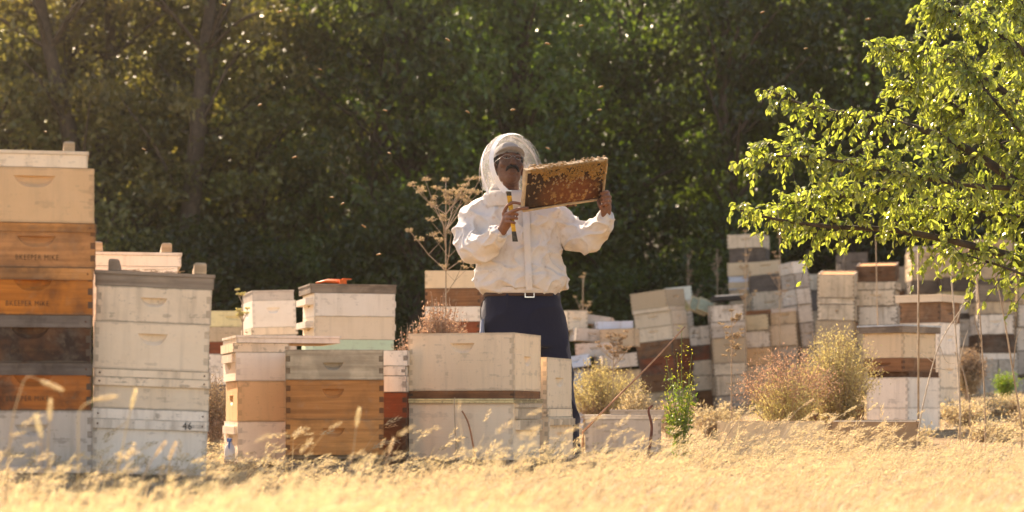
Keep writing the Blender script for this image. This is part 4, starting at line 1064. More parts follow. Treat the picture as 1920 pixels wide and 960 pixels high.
def stick(pts, D, r0, r1, label, name='dead_stalk', mat=PALESTICK, branches=()):
    """stalk or sapling; pts are photograph points, foot first"""
    pl = polyline([P(x, y, D + (0 if len(p_) < 3 else p_[2])) for p_ in pts for x, y in (p_[:2],)], 20)
    g = pl[0].copy(); zg = float(gz(g.x, g.y))
    if g.z > zg: pl = [Vector((g.x, g.y, zg - .02))] + pl
    e = empty(name, Vector((g.x, g.y, zg)), label, 'stalk'); Mi = e.matrix_world.inverted()
    a = Acc().tube(pl, list(np.linspace(r0, r1, len(pl))), 6)
    o = obj('stem', a.mesh('stem', True), mat, e); o.matrix_parent_inverse = Mi
    for bp in branches:
        q = polyline([P(x, y, D) for x, y in bp], 10)
        o = obj('branch', Acc().tube(q, list(np.linspace(r1 * 1.1, r1 * .4, len(q))), 5).mesh('branch', True), mat, e); o.matrix_parent_inverse = Mi
stick([(1093, 810), (1150, 752), (1220, 682), (1285, 612)], 10.2, .0065, .003, 'long dry stalk leaning out of the grass beside the beekeeper', mat=simple_mat('rust_stalk', (.40, .22, .13, 1), .8, 40, .3))
stick([(1800, 768), (1797, 700), (1790, 600), (1782, 500), (1778, 450)], 13.5, .0065, .004, 'pale upright sapling stem before the stack of mossy boxes', branches=[[(1797, 690), (1808, 640), (1815, 620)], [(1792, 610), (1808, 560), (1815, 540)]])
stick([(1848, 850), (1846, 740), (1838, 600), (1830, 510), (1815, 495)], 12.6, .005, .003, 'thin brown upright stalk beside the concrete blocks', mat=DRYSTEM, branches=[[(1840, 640), (1828, 600), (1832, 560)]])
stick([(1720, 820), (1735, 740), (1760, 650), (1795, 590), (1830, 543)], 12.4, .0045, .0025, 'pale forked stalk leaning before the corner-on hive', branches=[[(1750, 680), (1730, 665), (1705, 655)], [(1762, 650), (1775, 678), (1790, 682)], [(1748, 690), (1765, 692), (1785, 695)]])
stick([(1916, 800), (1900, 700), (1880, 580), (1862, 500), (1850, 465)], 13.0, .006, .0035, 'brown sapling stem beside the green weed', mat=DRYSTEM, branches=[[(1880, 580), (1885, 550), (1905, 525)], [(1900, 690), (1905, 640), (1915, 615)]])
stick([(1818, 760), (1810, 710), (1795, 670), (1790, 660)], 14.2, .005, .004, 'short brown stick leaning against the mossy boxes', mat=DRYSTEM)
stick([(1722, 462), (1745, 472), (1762, 485), (1768, 520)], 14.6, .007, .006, 'arching pale dead branch before the tan stack', name='dead_branch')
stick([(1655, 830), (1650, 700), (1645, 580), (1642, 440)], 18.0, .005, .004, 'thin yellow stalk before the dark brown tipped box', mat=DRYSTEM)
stick([(1218, 840), (1222, 800), (1216, 770), (1224, 760)], 10.5, .008, .005, 'short reddish dead stem beside the green weed', mat=simple_mat('red_stem', (.2, .08, .05, 1), .8, 40, .3))
stick([(855, 845), (853, 790), (852, 752), (853, 745)], 8.8, .003, .002, 'dry dock stem before the cream hive', mat=DRYSTEM)
stick([(890, 850), (880, 800), (872, 780), (866, 770)], 8.7, .004, .003, 'rusty dock stem before the cream hive', mat=simple_mat('dock_stem', (.3, .13, .06, 1), .8, 40, .3))

# --- dry grass
def grass_mesh(n, dens_fn, D0, D1, hlo, hhi, wid, seed, heads=0.0, lean=(.5, .0), headlen=.05, xpad=.06, droop=.5, tmean=.5, reject=None):
    rs = np.random.default_rng(seed)
    D = np.sqrt(rs.uniform(D0 ** 2, D1 ** 2, n)); X = rs.uniform(-.24 - xpad, .24 + xpad, n) * D
    if dens_fn is not None:
        keep = rs.random(n) < dens_fn(X, D); D = D[keep]; X = X[keep]
    n = len(D)
    Z = gz(X, D)
    H = rs.uniform(hlo, hhi, n) * (0.75 + .5 * (np.sin(X * 3.1 + D * 1.3) * np.sin(D * 2.3 - X) * .5 + .5))
    th = rs.uniform(0, 2 * math.pi, n)
    dirx = np.cos(th) * .45 + lean[0] + rs.normal(size=n) * .15; diry = np.sin(th) * .45 + lean[1]
    dr = rs.uniform(.5, 1.5, n) * droop
    K = 5
    t = np.linspace(0, 1, K)[None, :]
    cx = X[:, None] + dirx[:, None] * H[:, None] * (t * .35 + t ** 2 * .65 * dr[:, None])
    cy = D[:, None] + diry[:, None] * H[:, None] * (t * .35 + t ** 2 * .65 * dr[:, None])
    cz = Z[:, None] - .01 + H[:, None] * (t - .32 * dr[:, None] * t ** 2.4)
    ph = rs.uniform(0, math.pi, n); sx = np.cos(ph)[:, None]; sy = np.sin(ph)[:, None]
    w = wid * rs.uniform(.6, 1.4, n)[:, None] * (1 - .8 * t ** 1.5)
    Lx = np.stack([cx - sx * w, cy - sy * w, cz], -1); Rx = np.stack([cx + sx * w, cy + sy * w, cz], -1)
    V = np.stack([Lx, Rx], 2).reshape(n, K * 2, 3)
    base = (np.arange(n) * K * 2)[:, None]
    Q = np.concatenate([base + np.array([2 * k, 2 * k + 1, 2 * k + 3, 2 * k + 2]) for k in range(K - 1)], 0)
    tint = np.repeat(np.clip(rs.normal(tmean, .22, n), 0, 1), K * 2)
    Vs = [V.reshape(-1, 3)]; Qs = [Q]; Ts = []; tts = [tint]; off = n * K * 2
    if heads > 0:
        hd = np.where(rs.random(n) < heads)[0]; m = len(hd)
        if m:
            p = np.stack([cx[hd, -1], cy[hd, -1], cz[hd, -1]], -1); q = np.stack([cx[hd, -2], cy[hd, -2], cz[hd, -2]], -1)
            ax = unit(unit(p - q) + np.array([.35, 0, -.25])); ln = headlen * rs.uniform(.6, 1.4, m)[:, None]
            s1 = unit(np.cross(ax, rs.normal(size=(m, 3)))); s2 = np.cross(ax, s1)
            # spikelets: little diamonds set round the axis
            ns = 15
            for k in range(ns):
                u = k / ns; a_ = k * 2.4
                c = p + ax * ln * u
                rad = (math.sin(math.pi * min(1, u * .85 + .12)) * .09 + .02)
                out = (s1 * math.cos(a_) + s2 * math.sin(a_))
                A = unit(out * .5 + ax); N = unit(np.cross(A, np.cross(out, ax)))
                Vh, Th, th_ = leaf_quads(c + out * ln * rad * .35, A, N, ln[:, 0] * .30, ln[:, 0] * .085, np.clip(rs.normal(.75, .15, m), 0, 1))
                Vs.append(Vh); Ts.append(Th + off); tts.append(th_); off += len(Vh)
    return mesh_np('dry_grass', np.concatenate(Vs), [np.concatenate(Qs)] + ([np.concatenate(Ts)] if Ts else []), False, np.concatenate(tts))

def clear_of_hives(X, D): return np.ones(len(X))
fields = [
    ('short', 64000, 3.0, 12.5, .035, .10, .0018, 0.0, .05, .95),
    ('seeding', 4600, 4.6, 10.6, .055, .12, .0012, .8, .045, .8),
    ('wispy', 2600, 4.8, 11.0, .10, .20, .0011, .7, .045, 1.0),
    ('tall', 520, 5.2, 11.2, .14, .32, .0012, .8, .05, .7),
    ('near', 8000, 2.6, 5.0, .04, .125, .0026, .2, .04, .7),
    ('far', 30000, 12.0, 27.0, .02, .06, .004, 0.0, .05, .7),
]
gl = {'short': 'thick short dry golden grass around the hives', 'seeding': 'seeding dry grass stalks leaning in the breeze', 'wispy': 'wispy bent dry grass among the short straw', 'tall': 'scattered tall dry grass stalks with seed heads', 'near': 'blurred golden grass in the open field', 'far': 'trampled straw between the hives and the wood'}
for i, (k, n, d0, d1, h0, h1, w, hd, hl, dr) in enumerate(fields):
    me = grass_mesh(n, None, d0, d1, h0, h1, w, 40 + i, hd, headlen=hl, droop=dr, tmean=.62 if k != 'far' else .45)
    o = obj('dry_grass', me, STRAW); tag(o, gl[k], 'grass', None, 'stuff')
# patch of fluffy headed grass before the low cream box
me = grass_mesh(2300, lambda X, D: np.exp(-((X - 1.55) / .38) ** 2) * .8, 9.6, 11.9, .09, .25, .0014, 77, .95, lean=(.6, 0), headlen=.06, droop=.7, tmean=.7)
o = obj('feathery_grass', me, STRAW); tag(o, 'clump of feathery headed grass before the long low cream box', 'grass', None, 'stuff')

# tall bent grass stalks before the orange and white stacks
for k, (pts, D) in enumerate([([(8, 960), (22, 800), (38, 735), (52, 706), (80, 716), (104, 726)], 5.2), ([(92, 960), (90, 850), (94, 760)], 5.3), ([(146, 960), (147, 850), (149, 772), (175, 752), (205, 745)], 5.2), ([(205, 960), (225, 860), (240, 790), (252, 740)], 5.6), ([(60, 960), (75, 900), (78, 830), (70, 790)], 5.0), ([(300, 960), (315, 890), (322, 850), (326, 838)], 6.0), ([(250, 950), (275, 880), (305, 835)], 6.2), ([(640, 940), (660, 860), (668, 800), (672, 775)], 6.0), ([(1340, 900), (1348, 850), (1375, 800), (1412, 765)], 9.6), ([(1440, 900), (1455, 830), (1490, 775), (1520, 752)], 10.4), ([(1490, 900), (1520, 830), (1560, 790), (1600, 765)], 10.4), ([(1580, 900), (1590, 830), (1620, 780), (1640, 760)], 10.6), ([(700, 940), (720, 880), (735, 830)], 7.0)]):
    pl = polyline([P(x, y, D) for x, y in pts], 18)
    zg = float(gz(pl[0].x, D)); b0 = Vector((pl[0].x, D, zg))
    pl = [b0 - Vector((0, 0, .02))] + [v for v in pl if v.z > zg + .005]
    e = empty('grass_stalk', b0, 'tall bent dry grass stalk standing out before the hives', 'grass stalk', 'tall bent grass stalks'); Mi = e.matrix_world.inverted()
    o = obj('stem', Acc().tube(pl, list(np.linspace(.0018, .0011, len(pl))), 5, tint=.7).mesh('stem', True), STRAW, e); o.matrix_parent_inverse = Mi
    ax = (pl[-1] - pl[-3]).normalized(); a = Acc(); n = 40
    side = ax.orthogonal().normalized()
    for i in range(n):
        u = i / n; th = i * 2.4; out = (side * math.cos(th) + ax.cross(side) * math.sin(th))
        c = pl[-1] - ax * .055 * (1 - u) + out * .004 * math.sin(math.pi * (u * .9 + .08)) + ax * .012
        A = (ax + out * .45).normalized(); S_ = A.cross(out).normalized()
        a.add([c, c + A * .006 + S_ * .0016, c + A * .014, c + A * .006 - S_ * .0016], [(0, 1, 2, 3)], tint=.85)
    o = obj('seed_head', a.mesh('seed_head'), STRAW, e); o.matrix_parent_inverse = Mi
# ---------------------------------------------------------------- beekeeper
BD = 11.45
def cloth_mat(name, col, stain=0.0, fine=260, rough=.85):
    m, nt, out = new_mat(name); b = NB(nt); tc = b.n('TexCoord'); v = tc.outputs['Object']
    n1 = b.noise(v, 7.0, 5, .6, .6); n2 = b.noise(v, 26, 4, .6); w = b.noise(v, fine, 2, .5)
    c = b.mix(b.math('MULTIPLY', b.ramp(n1, .5, .75), stain), col, (0.40, 0.27, 0.15, 1))
    c = b.mix(b.math('MULTIPLY', b.ramp(n2, .60, .72), stain * .7), c, (0.33, 0.22, 0.12, 1))
    c = b.mix(b.math('MULTIPLY', w, .2), c, b.mix(1.0, c, (.7, .7, .72, 1), 'MULTIPLY'))
    pr = b.n('BsdfPrincipled'); b.l(c, pr.inputs['Base Color']); pr.inputs['Roughness'].default_value = rough; pr.inputs['Specular IOR Level'].default_value = .15
    pr.inputs['Sheen Weight'].default_value = .15
    bp = b.n('Bump'); bp.inputs['Strength'].default_value = .5; bp.inputs['Distance'].default_value = .006
    b.l(b.math('ADD', b.noise(v, 30, 4, .6, 1.2), b.math('MULTIPLY', w, .25)), bp.inputs['Height']); b.l(bp.outputs[0], pr.inputs['Normal'])
    b.l(pr.outputs[0], out.inputs['Surface']); return m
JACKET = cloth_mat('jacket_cotton', (0.60, 0.555, 0.51, 1), .6)
TAPE = cloth_mat('veil_tape', (0.80, 0.78, 0.75, 1), .05)
NAVY = cloth_mat('navy_trousers', (0.012, 0.014, 0.030, 1), .0)
CAPM = cloth_mat('cap_cotton', (0.42, 0.39, 0.37, 1), .0)
SKIN = simple_mat('skin', (0.19, 0.083, 0.048, 1), .55, 45, .14, bump=.15, bscale=160, spec=.35)
HAIR = simple_mat('dark_hair', (0.012, 0.010, 0.009, 1), .7, 140, .5)
EYEM = simple_mat('eye', (0.32, 0.28, 0.24, 1), .25, 20, .1)
LEATHER = simple_mat('leather', (0.06, 0.03, 0.02, 1), .5, 40, .3)
STEEL = simple_mat('steel', (0.6, 0.58, 0.55, 1), .3, 20, .2, metal=1.0)
def net_mat(name, col, cover):
    m, nt, out = new_mat(name); b = NB(nt)
    tc = b.n('TexCoord'); nz = b.noise(tc.outputs['Object'], 24, 4, .6)
    d = b.n('BsdfDiffuse'); d.inputs['Color'].default_value = col
    tl = b.n('BsdfTranslucent'); tl.inputs['Color'].default_value = col
    t = b.n('BsdfTransparent'); mx = b.n('MixShader'); m2 = b.n('MixShader'); m2.inputs[0].default_value = .45
    b.l(d.outputs[0], m2.inputs[1]); b.l(tl.outputs[0], m2.inputs[2])
    b.l(b.math('ADD', b.math('MULTIPLY', b.ramp(nz, .35, .7), cover * .5), cover * .75), mx.inputs[0])
    b.l(t.outputs[0], mx.inputs[1]); b.l(m2.outputs[0], mx.inputs[2]); b.l(mx.outputs[0], out.inputs['Surface'])
    return m
NET_W = net_mat('white_veil_net', (.8, .79, .77, 1), .28)
NET_B = net_mat('dark_veil_net', (.05, .045, .04, 1), .30)

person = empty('person', Vector((P(985, 0, BD).x, BD, float(gz(P(985, 0, BD).x, BD)))), 'beekeeper in white veiled jacket and navy trousers holding up a comb frame', 'person')
PMi = person.matrix_world.inverted()
def pchild(name, me, mat, parent=None):
    o = obj(name, me, mat, person)
    o.matrix_parent_inverse = PMi
    if parent is not None:
        o.parent = parent; o.matrix_parent_inverse = Matrix.Identity(4)
        bpy.context.view_layer.update()
        o.matrix_parent_inverse = Matrix.Identity(4)
    return o

def remeshed(acc, voxel, smooth_it, name):
    tmp = bpy.data.objects.new('tmp', acc.mesh('tmp')); COL.objects.link(tmp)
    r = tmp.modifiers.new('r', 'REMESH'); r.mode = 'VOXEL'; r.voxel_size = voxel; r.use_smooth_shade = True
    if smooth_it:
        s = tmp.modifiers.new('s', 'SMOOTH'); s.factor = .5; s.iterations = smooth_it
    dg = bpy.context.evaluated_depsgraph_get(); dg.update()
    me = bpy.data.meshes.new_from_object(tmp.evaluated_get(dg)); me.name = name
    me.materials.clear()
    m0 = tmp.data; bpy.data.objects.remove(tmp); bpy.data.meshes.remove(m0)
    me.polygons.foreach_set('use_smooth', np.ones(len(me.polygons), bool))
    return me

def hring(xl, xr, y, ry, D, n=28, ex=2.4, dy=0):
    a = P(xl, y, D); b_ = P(xr, y, D); c = (a + b_) / 2; rx = (b_.x - a.x) / 2
    out = []
    for k in range(n):
        t = 2 * math.pi * k / n; ct, st = math.cos(t), math.sin(t)
        out.append(Vector((c.x + rx * abs(ct) ** (2 / ex) * (1 if ct > 0 else -1), c.y + dy + ry * abs(st) ** (2 / ex) * (1 if st > 0 else -1), c.z)))
    return out

def limb(acc, pts, radii, n=14):
    pl = polyline(pts, 5 * (len(pts) - 1)); m = len(pl)
    rr = np.interp(np.linspace(0, 1, m), np.linspace(0, 1, len(radii)), radii)
    acc.tube(pl, list(rr), n)
    acc.ell(pl[0], (rr[0],) * 3, nu=12, nv=8); acc.ell(pl[-1], (rr[-1],) * 3, nu=12, nv=8)

# joints (photograph pixel, distance)
RS, RE, RW = P(895, 404, 11.47), P(884, 466, 11.36), P(941, 432, 11.12)      # the arm on the veil side
LS, LE, LW = P(1043, 410, 11.47), P(1100, 452, 11.42), P(1135, 404, 11.22)   # the other arm

# --- body: head, neck, trunk, arms, hands, legs in one surface
body = Acc()
Hc = P(954, 312, 11.40)
Hm = Matrix.Rotation(R(13), 3, 'Z') @ Matrix.Rotation(R(-19), 3, 'X') @ Matrix.Rotation(R(4), 3, 'Y')
HS = 0.98
def hd(x, y, z): return Hc + Hm @ Vector((x, y, z)) * HS
def hell(c, r): body.ell(hd(*c), [v * HS for v in r], Hm, 16, 12)
hell((0, .025, .035), (.077, .097, .092)); hell((0, -.015, -.03), (.066, .080, .088)); hell((0, -.052, -.092), (.036, .034, .030))
hell((0, -.02, -.075), (.058, .060, .045)); hell((0, -.088, .030), (.050, .014, .012)); hell((0, -.076, -.062), (.030, .028, .026))
for s in (-1, 1):
    hell((s * .031, -.080, .017), (.017, .012, .007)); hell((s * .031, -.080, -.002), (.016, .012, .006))
    hell((s * .042, -.066, -.025), (.024, .026, .024)); hell((s * .078, .012, -.012), (.011, .022, .034)); hell((s * .080, .020, -.004), (.008, .020, .024))
    hell((s * .014, -.106, -.034), (.009, .011, .009))
body.tube([hd(0, -.092, .018), hd(0, -.108, -.010), hd(0, -.120, -.030)], [.009, .012, .015], 10); body.ell(hd(0, -.116, -.033), (.014, .013, .012), None)
hell((0, -.098, -.066), (.024, .010, .006)); hell((0, -.094, -.080), (.021, .010, .007))
limb(body, [hd(0, .03, -.07), P(953, 355, 11.47), P(950, 385, 11.5)], [.058, .057, .07])
body.loft([hring(925, 1015, 385, .09, BD), hring(895, 1045, 405, .11, BD), hring(905, 1040, 450, .12, BD), hring(912, 1040, 520, .12, BD), hring(912, 1045, 560, .13, BD), hring(910, 1055, 605, .13, BD)])
limb(body, [RS, RE, RW], [.05, .045, .029]); limb(body, [LS, LE, LW], [.05, .045, .029])
for hip, knee, ank in ((P(945, 600, BD), P(938, 730, BD - .03), P(934, 858, BD)), (P(1018, 600, BD), P(1044, 730, BD - .02), P(1062, 858, BD + .02))):
    limb(body, [hip, knee, ank], [.085, .055, .04])
def fing(pts, r0=.0095, r1=.0075):
    limb(body, pts, [r0, (r0 + r1) / 2, r1], 8)
# hand at the tool: palm then five fingers
limb(body, [RW, P(946, 424, 11.10), P(952, 412, 11.085)], [.026, .028, .033], 12)
body.ell(P(952, 410, 11.085), (.030, .022, .040), Matrix.Rotation(R(-18), 3, 'Y'))
fing([P(944, 401, 11.08), P(950, 388, 11.06), P(961, 380, 11.03), P(976, 382, 11.02)], .0105, .0085)      # index over the end bar
fing([P(950, 402, 11.06), P(962, 396, 11.01), P(976, 391, 10.985), P(989, 390, 10.985)], .0115, .009)      # thumb on the comb face
fing([P(951, 400, 11.05), P(962, 400, 11.02), P(970, 402, 11.035)], .0100, .0085)
fing([P(950, 408, 11.05), P(961, 408, 11.02), P(969, 410, 11.035)], .0098, .0083)
fing([P(950, 416, 11.055), P(959, 416, 11.03), P(965, 418, 11.04)], .0090, .0075)
# hand at the far corner
limb(body, [LW, P(1136, 397, 11.210), P(1136, 388, 11.205)], [.026, .028, .031], 12)
body.ell(P(1137, 380, 11.210), (.027, .024, .044), Matrix.Rotation(R(4), 3, 'Y'))
for y, xt, dx, rr in ((361, 1126, 1141, .0095), (368.5, 1127, 1144, .0098), (376, 1127, 1144, .0095), (383, 1129, 1143, .0085)):
    fing([P(dx, y + 1, 11.210), P(dx - 3, y - 1.5, 11.160), P(dx - 9, y - .5, 11.145), P(xt + 1, y + 2, 11.155)], rr, rr * .85)
fing([P(1130, 394, 11.180), P(1125, 386, 11.170), P(1122, 376, 11.200), P(1122, 368, 11.230)], .0115, .0085)
bo = pchild('body', remeshed(body, .0038, 3, 'body'), SKIN)
# face details
moust = Acc()
for s in (-1, 1):
    moust.tube([hd(0, -.109, -.051), hd(s * .014, -.109, -.050), hd(s * .028, -.100, -.058), hd(s * .036, -.090, -.074)], [.007, .0095, .009, .004], 8)
o = pchild('moustache', remeshed(moust, .003, 1, 'moustache'), HAIR)
for s in (-1, 1):
    a = Acc().tube([hd(s * .014, -.098, .030), hd(s * .03, -.096, .036), hd(s * .048, -.086, .031)], [.003, .0042, .002], 6); pchild('eyebrow', a.mesh('eyebrow', True), HAIR)
    a = Acc().ell(hd(s * .031, -.083, .008), (.0105, .0095, .0062), Hm); pchild('eye', a.mesh('eye', True), EYEM)
    a = Acc().ell(hd(s * .033, -.0905, .0085), (.005, .003, .005), Hm); pchild('pupil', a.mesh('pupil', True), HAIR)
hairm = Acc().ell(hd(0, .035, .030), (.083 * HS, .098 * HS, .085 * HS), Hm, 20, 14)
ho = pchild('hair', hairm.mesh('hair', True), HAIR)
# glasses
gl_ = Acc()
for s in (-1, 1):
    ring = [hd(s * .033 + .023 * math.cos(t), -.110 + .012 * (math.cos(t) * s * .8 + .6) * .6, .005 + .012 * math.sin(t)) for t in np.linspace(0, 2 * math.pi, 17)]
    gl_.tube(ring, .0009, 5, False); gl_.tube([hd(s * .058, -.098, .008), hd(s * .080, -.02, .012), hd(s * .082, .02, .006)], .0014, 5)
gl_.tube([hd(-.010, -.108, .008), hd(0, -.112, .011), hd(.010, -.108, .008)], .0013, 5)
g = pchild('glasses', gl_.mesh('glasses', True), STEEL)
# cap
cp = Acc(); rings = []
for ph in np.linspace(.02, 1.42, 9):
    rings.append([hd(.089 * math.sin(ph) * math.cos(t), .02 + .108 * math.sin(ph) * math.sin(t), .045 + .098 * math.cos(ph)) for t in np.linspace(0, 2 * math.pi, 25)[:-1]])
rings.append([hd(.087 * math.cos(t), .02 + .106 * math.sin(t), .040) for t in np.linspace(0, 2 * math.pi, 25)[:-1]])
cp.loft(rings, False)
cap = pchild('cap', cp.mesh('cap', True), CAPM)
br = Acc(); top = []; bot = []
r0 = []; r1 = []
for t in np.linspace(math.pi + .35, 2 * math.pi - .35, 15):
    r0.append((.086 * math.cos(t), .02 + .104 * math.sin(t), .058)); r1.append((.084 * math.cos(t), .02 + .104 * math.sin(t) - .062 * max(0, -math.sin(t)) ** .7, .050 + .004))
V = [hd(*p) for p in r0] + [hd(*p) for p in r1] + [hd(p[0], p[1], p[2] - .004) for p in r0] + [hd(p[0], p[1], p[2] - .004) for p in r1]
m = len(r0); Q = []
for k in range(m - 1): Q += [(k, k + 1, m + k + 1, m + k), (2 * m + k + 1, 2 * m + k, 3 * m + k, 3 * m + k + 1), (m + k, m + k + 1, 3 * m + k + 1, 3 * m + k)]
br.add(V, Q); pchild('brim', br.mesh('brim', True), CAPM)

# --- jacket
jk = Acc()
jk.loft([hring(912, 1046, 551, .135, BD), hring(904, 1052, 545, .145, BD), hring(893, 1062, 538, .165, BD), hring(890, 1063, 524, .172, BD), hring(890, 1058, 500, .165, BD), hring(892, 1050, 470, .158, BD), hring(889, 1049, 440, .155, BD), hring(886, 1050, 415, .148, BD), hring(886, 1053, 396, .132, BD), hring(896, 1046, 382, .115, BD, dy=.01), hring(908, 1016, 372, .105, BD, dy=.01), hring(912, 1000, 362, .10, BD - .02)])
limb(jk, [P(903, 398, 11.47), P(884, 428, 11.44), P(881, 462, 11.36), P(904, 463, 11.26), P(927, 447, 11.17), P(936, 438, 11.135)], [.084, .082, .083, .075, .055, .043], 18)
limb(jk, [P(1036, 410, 11.46), P(1066, 432, 11.45), P(1099, 446, 11.38), P(1120, 432, 11.32), P(1134, 413, 11.24), P(1136, 405, 11.225)], [.086, .085, .084, .071, .054, .042], 18)
jme = remeshed(jk, .0062, 6, 'jacket')
def fold(v, n):
    q = Vector((v.x * 4.2 + v.z * 2.2, v.y * 4.2, v.z * 4.6 - v.x * 2.5))
    r = 1 - abs(noise.noise(q + Vector((noise.noise(q * 1.7), noise.noise(q * 1.3 + Vector((5, 2, 1))), 0)) * .8))
    q2 = Vector((v.x * 9 + v.z * 8, v.y * 9, v.z * 13 - v.x * 6))
    r2 = 1 - abs(noise.noise(q2))
    q3 = Vector((v.x * 22, v.y * 20, v.z * 6))
    r3 = (1 - abs(noise.noise(q3))) * max(0, min(1, (.92 - v.z) * 8))
    return (r ** 6) * .018 + (r2 ** 7) * .015 + (r3 ** 3) * .009 - .010
co = np.zeros(len(jme.vertices) * 3); jme.vertices.foreach_get('co', co); co = co.reshape(-1, 3)
no = np.zeros(len(jme.vertices) * 3); jme.vertices.foreach_get('normal', no); no = no.reshape(-1, 3)
dsp = np.array([fold(Vector(c), None) for c in co])
co = co + no * dsp[:, None]; jme.vertices.foreach_set('co', co.ravel().astype(np.float32)); jme.update()
jacket = pchild('jacket', jme, JACKET)
def ringpts(c, ax, r, n=24):
    ax = ax.normalized(); u = ax.orthogonal().normalized(); w = ax.cross(u)
    return [c + (u * math.cos(t) + w * math.sin(t)) * r for t in np.linspace(0, 2 * math.pi, n + 1)[:-1]]
def sleeve_cuff(c, ax, r):
    a = Acc(); ax = ax.normalized()
    a.loft([ringpts(c - ax * .03, ax, r + .004), ringpts(c - ax * .012, ax, r + .011), ringpts(c + ax * .008, ax, r + .004), ringpts(c + ax * .012, ax, r), ringpts(c + ax * .006, ax, r - .010)], False)
    return a
o = pchild('cuff', sleeve_cuff(P(937, 436.5, 11.13), P(941, 432, 11.12) - P(927, 447, 11.17), .038).mesh('cuff', True), JACKET)
o = pchild('cuff', sleeve_cuff(P(1135.5, 405, 11.225), P(1136, 403, 11.22) - P(1134, 413, 11.25), .038).mesh('cuff', True), JACKET)
# collar: a wide soft roll under the veil
cl = Acc(); rings = []
for (xl, xr, y, ry) in ((904, 1004, 389, .118), (902, 1004, 380, .125), (904, 1002, 370, .122), (908, 1000, 363, .116), (914, 996, 360, .105)):
    rings.append(hring(xl, xr, y, ry, BD - .02, 28, 2.1))
cl.loft(rings, False); pchild('collar', cl.mesh('collar', True), JACKET)
# zip placket, chest flap seam and hem band lie on the jacket front
def on_front(px, py, proud):
    """point on the jacket's front at this pixel"""
    d = np.hypot(co[:, 0] - (px - 960) * 11.3 / F, co[:, 2] - (CAM_H + (HOR - py) * 11.3 / F)); near = np.where((d < .03))[0]
    y = co[near, 1].min() if len(near) else BD - .16
    p = P(px, py, y - proud); return p
zs = [on_front(986 + .08 * (y - 390) / 2, y, .003) for y in range(392, 548, 8)]
pl = Acc(); L_ = [p + Vector((-.018, .004, 0)) for p in zs]; M_ = [p + Vector((0, -.003, 0)) for p in zs]; R_ = [p + Vector((.018, .004, 0)) for p in zs]
k = len(zs); pl.add(L_ + M_ + R_, [(i, k + i, k + i + 1, i + 1) for i in range(k - 1)] + [(k + i, 2 * k + i, 2 * k + i + 1, k + i + 1) for i in range(k - 1)])
pchild('zip_placket', pl.mesh('zip_placket', True), JACKET)
hb = Acc().loft([hring(905, 1051, 541, .150, BD), hring(906, 1051, 546, .152, BD), hring(908, 1049, 551, .146, BD), hring(911, 1047, 552, .138, BD)], False)
pchild('waistband', hb.mesh('waistband', True), JACKET)

# --- trousers, belt, shoes
trs = Acc()
trs.loft([hring(909, 1047, 549, .132, BD), hring(905, 1050, 565, .138, BD), hring(903, 1058, 595, .145, BD), hring(902, 1064, 625, .145, BD), hring(903, 1068, 650, .14, BD)])
limb(trs, [P(942, 630, BD), P(938, 735, BD - .02), P(934, 800, BD), P(933, 858, BD)], [.105, .090, .082, .075], 18)
limb(trs, [P(1026, 630, BD), P(1046, 735, BD - .02), P(1058, 800, BD), P(1064, 858, BD + .02)], [.108, .092, .083, .075], 18)
tme = remeshed(trs, .009, 5, 'trousers')
tco = np.zeros(len(tme.vertices) * 3); tme.vertices.foreach_get('co', tco); tco = tco.reshape(-1, 3); tno = np.zeros(len(tme.vertices) * 3); tme.vertices.foreach_get('normal', tno); tno = tno.reshape(-1, 3)
td = np.array([((1 - abs(noise.noise(Vector((v[0] * 6 + v[2] * 3, v[1] * 6, v[2] * 5))))) ** 4) * .016 - .006 for v in tco])
tme.vertices.foreach_set('co', (tco + tno * td[:, None]).ravel().astype(np.float32)); tme.update()
pchild('trousers', tme, NAVY)
bt = Acc().loft([hring(907, 1049, 557, .137, BD), hring(906, 1050, 556.5, .142, BD), hring(906, 1050, 550, .142, BD), hring(907, 1049, 549.5, .137, BD)], False)
pchild('belt', bt.mesh('belt', True), LEATHER)
bk = P(993, 553.5, BD - .145)
pchild('buckle', Acc().box(bk.x - .026, bk.x + .026, bk.y - .004, bk.y + .002, bk.z - .013, bk.z - .007).box(bk.x - .026, bk.x - .021, bk.y - .004, bk.y + .002, bk.z - .007, bk.z + .012).box(bk.x + .021, bk.x + .026, bk.y - .004, bk.y + .002, bk.z - .007, bk.z + .012).mesh('buckle'), STEEL)
for ax_, ay in ((P(933, 862, BD), .02), (P(1064, 862, BD), .04)):
    a = Acc(); g0 = float(gz(ax_.x, BD)); b0 = Vector((ax_.x, BD, g0))
    a.loft([[b0 + Vector((rx * math.cos(t), yc + ry * math.sin(t), z)) for t in np.linspace(0, 2 * math.pi, 17)[:-1]] for rx, ry, yc, z in ((.045, .14, -.06, 0), (.05, .145, -.06, .02), (.047, .13, -.05, .055), (.045, .07, .0, .10), (.045, .05, .01, .14))])
    pchild('shoe', a.mesh('shoe', True), LEATHER)
# key cord and pale cloth at the hip
a = Acc().tube(polyline([P(912, 556, BD - .09), P(903, 570, BD - .11), P(901, 590, BD - .12), P(905, 606, BD - .12)], 14), .0022, 5); pchild('key_cord', a.mesh('key_cord', True), HAIR)
a = Acc(); rr = [hring(902 - k * .7, 907 + k * .4, 598 + k * 6, .02 + .004 * k, BD - .1, 12, 2) for k in range(6)]; a.loft(rr)
pchild('pocket_cloth', a.mesh('pocket_cloth', True), cloth_mat('pale_denim', (.2, .23, .3, 1), 0))

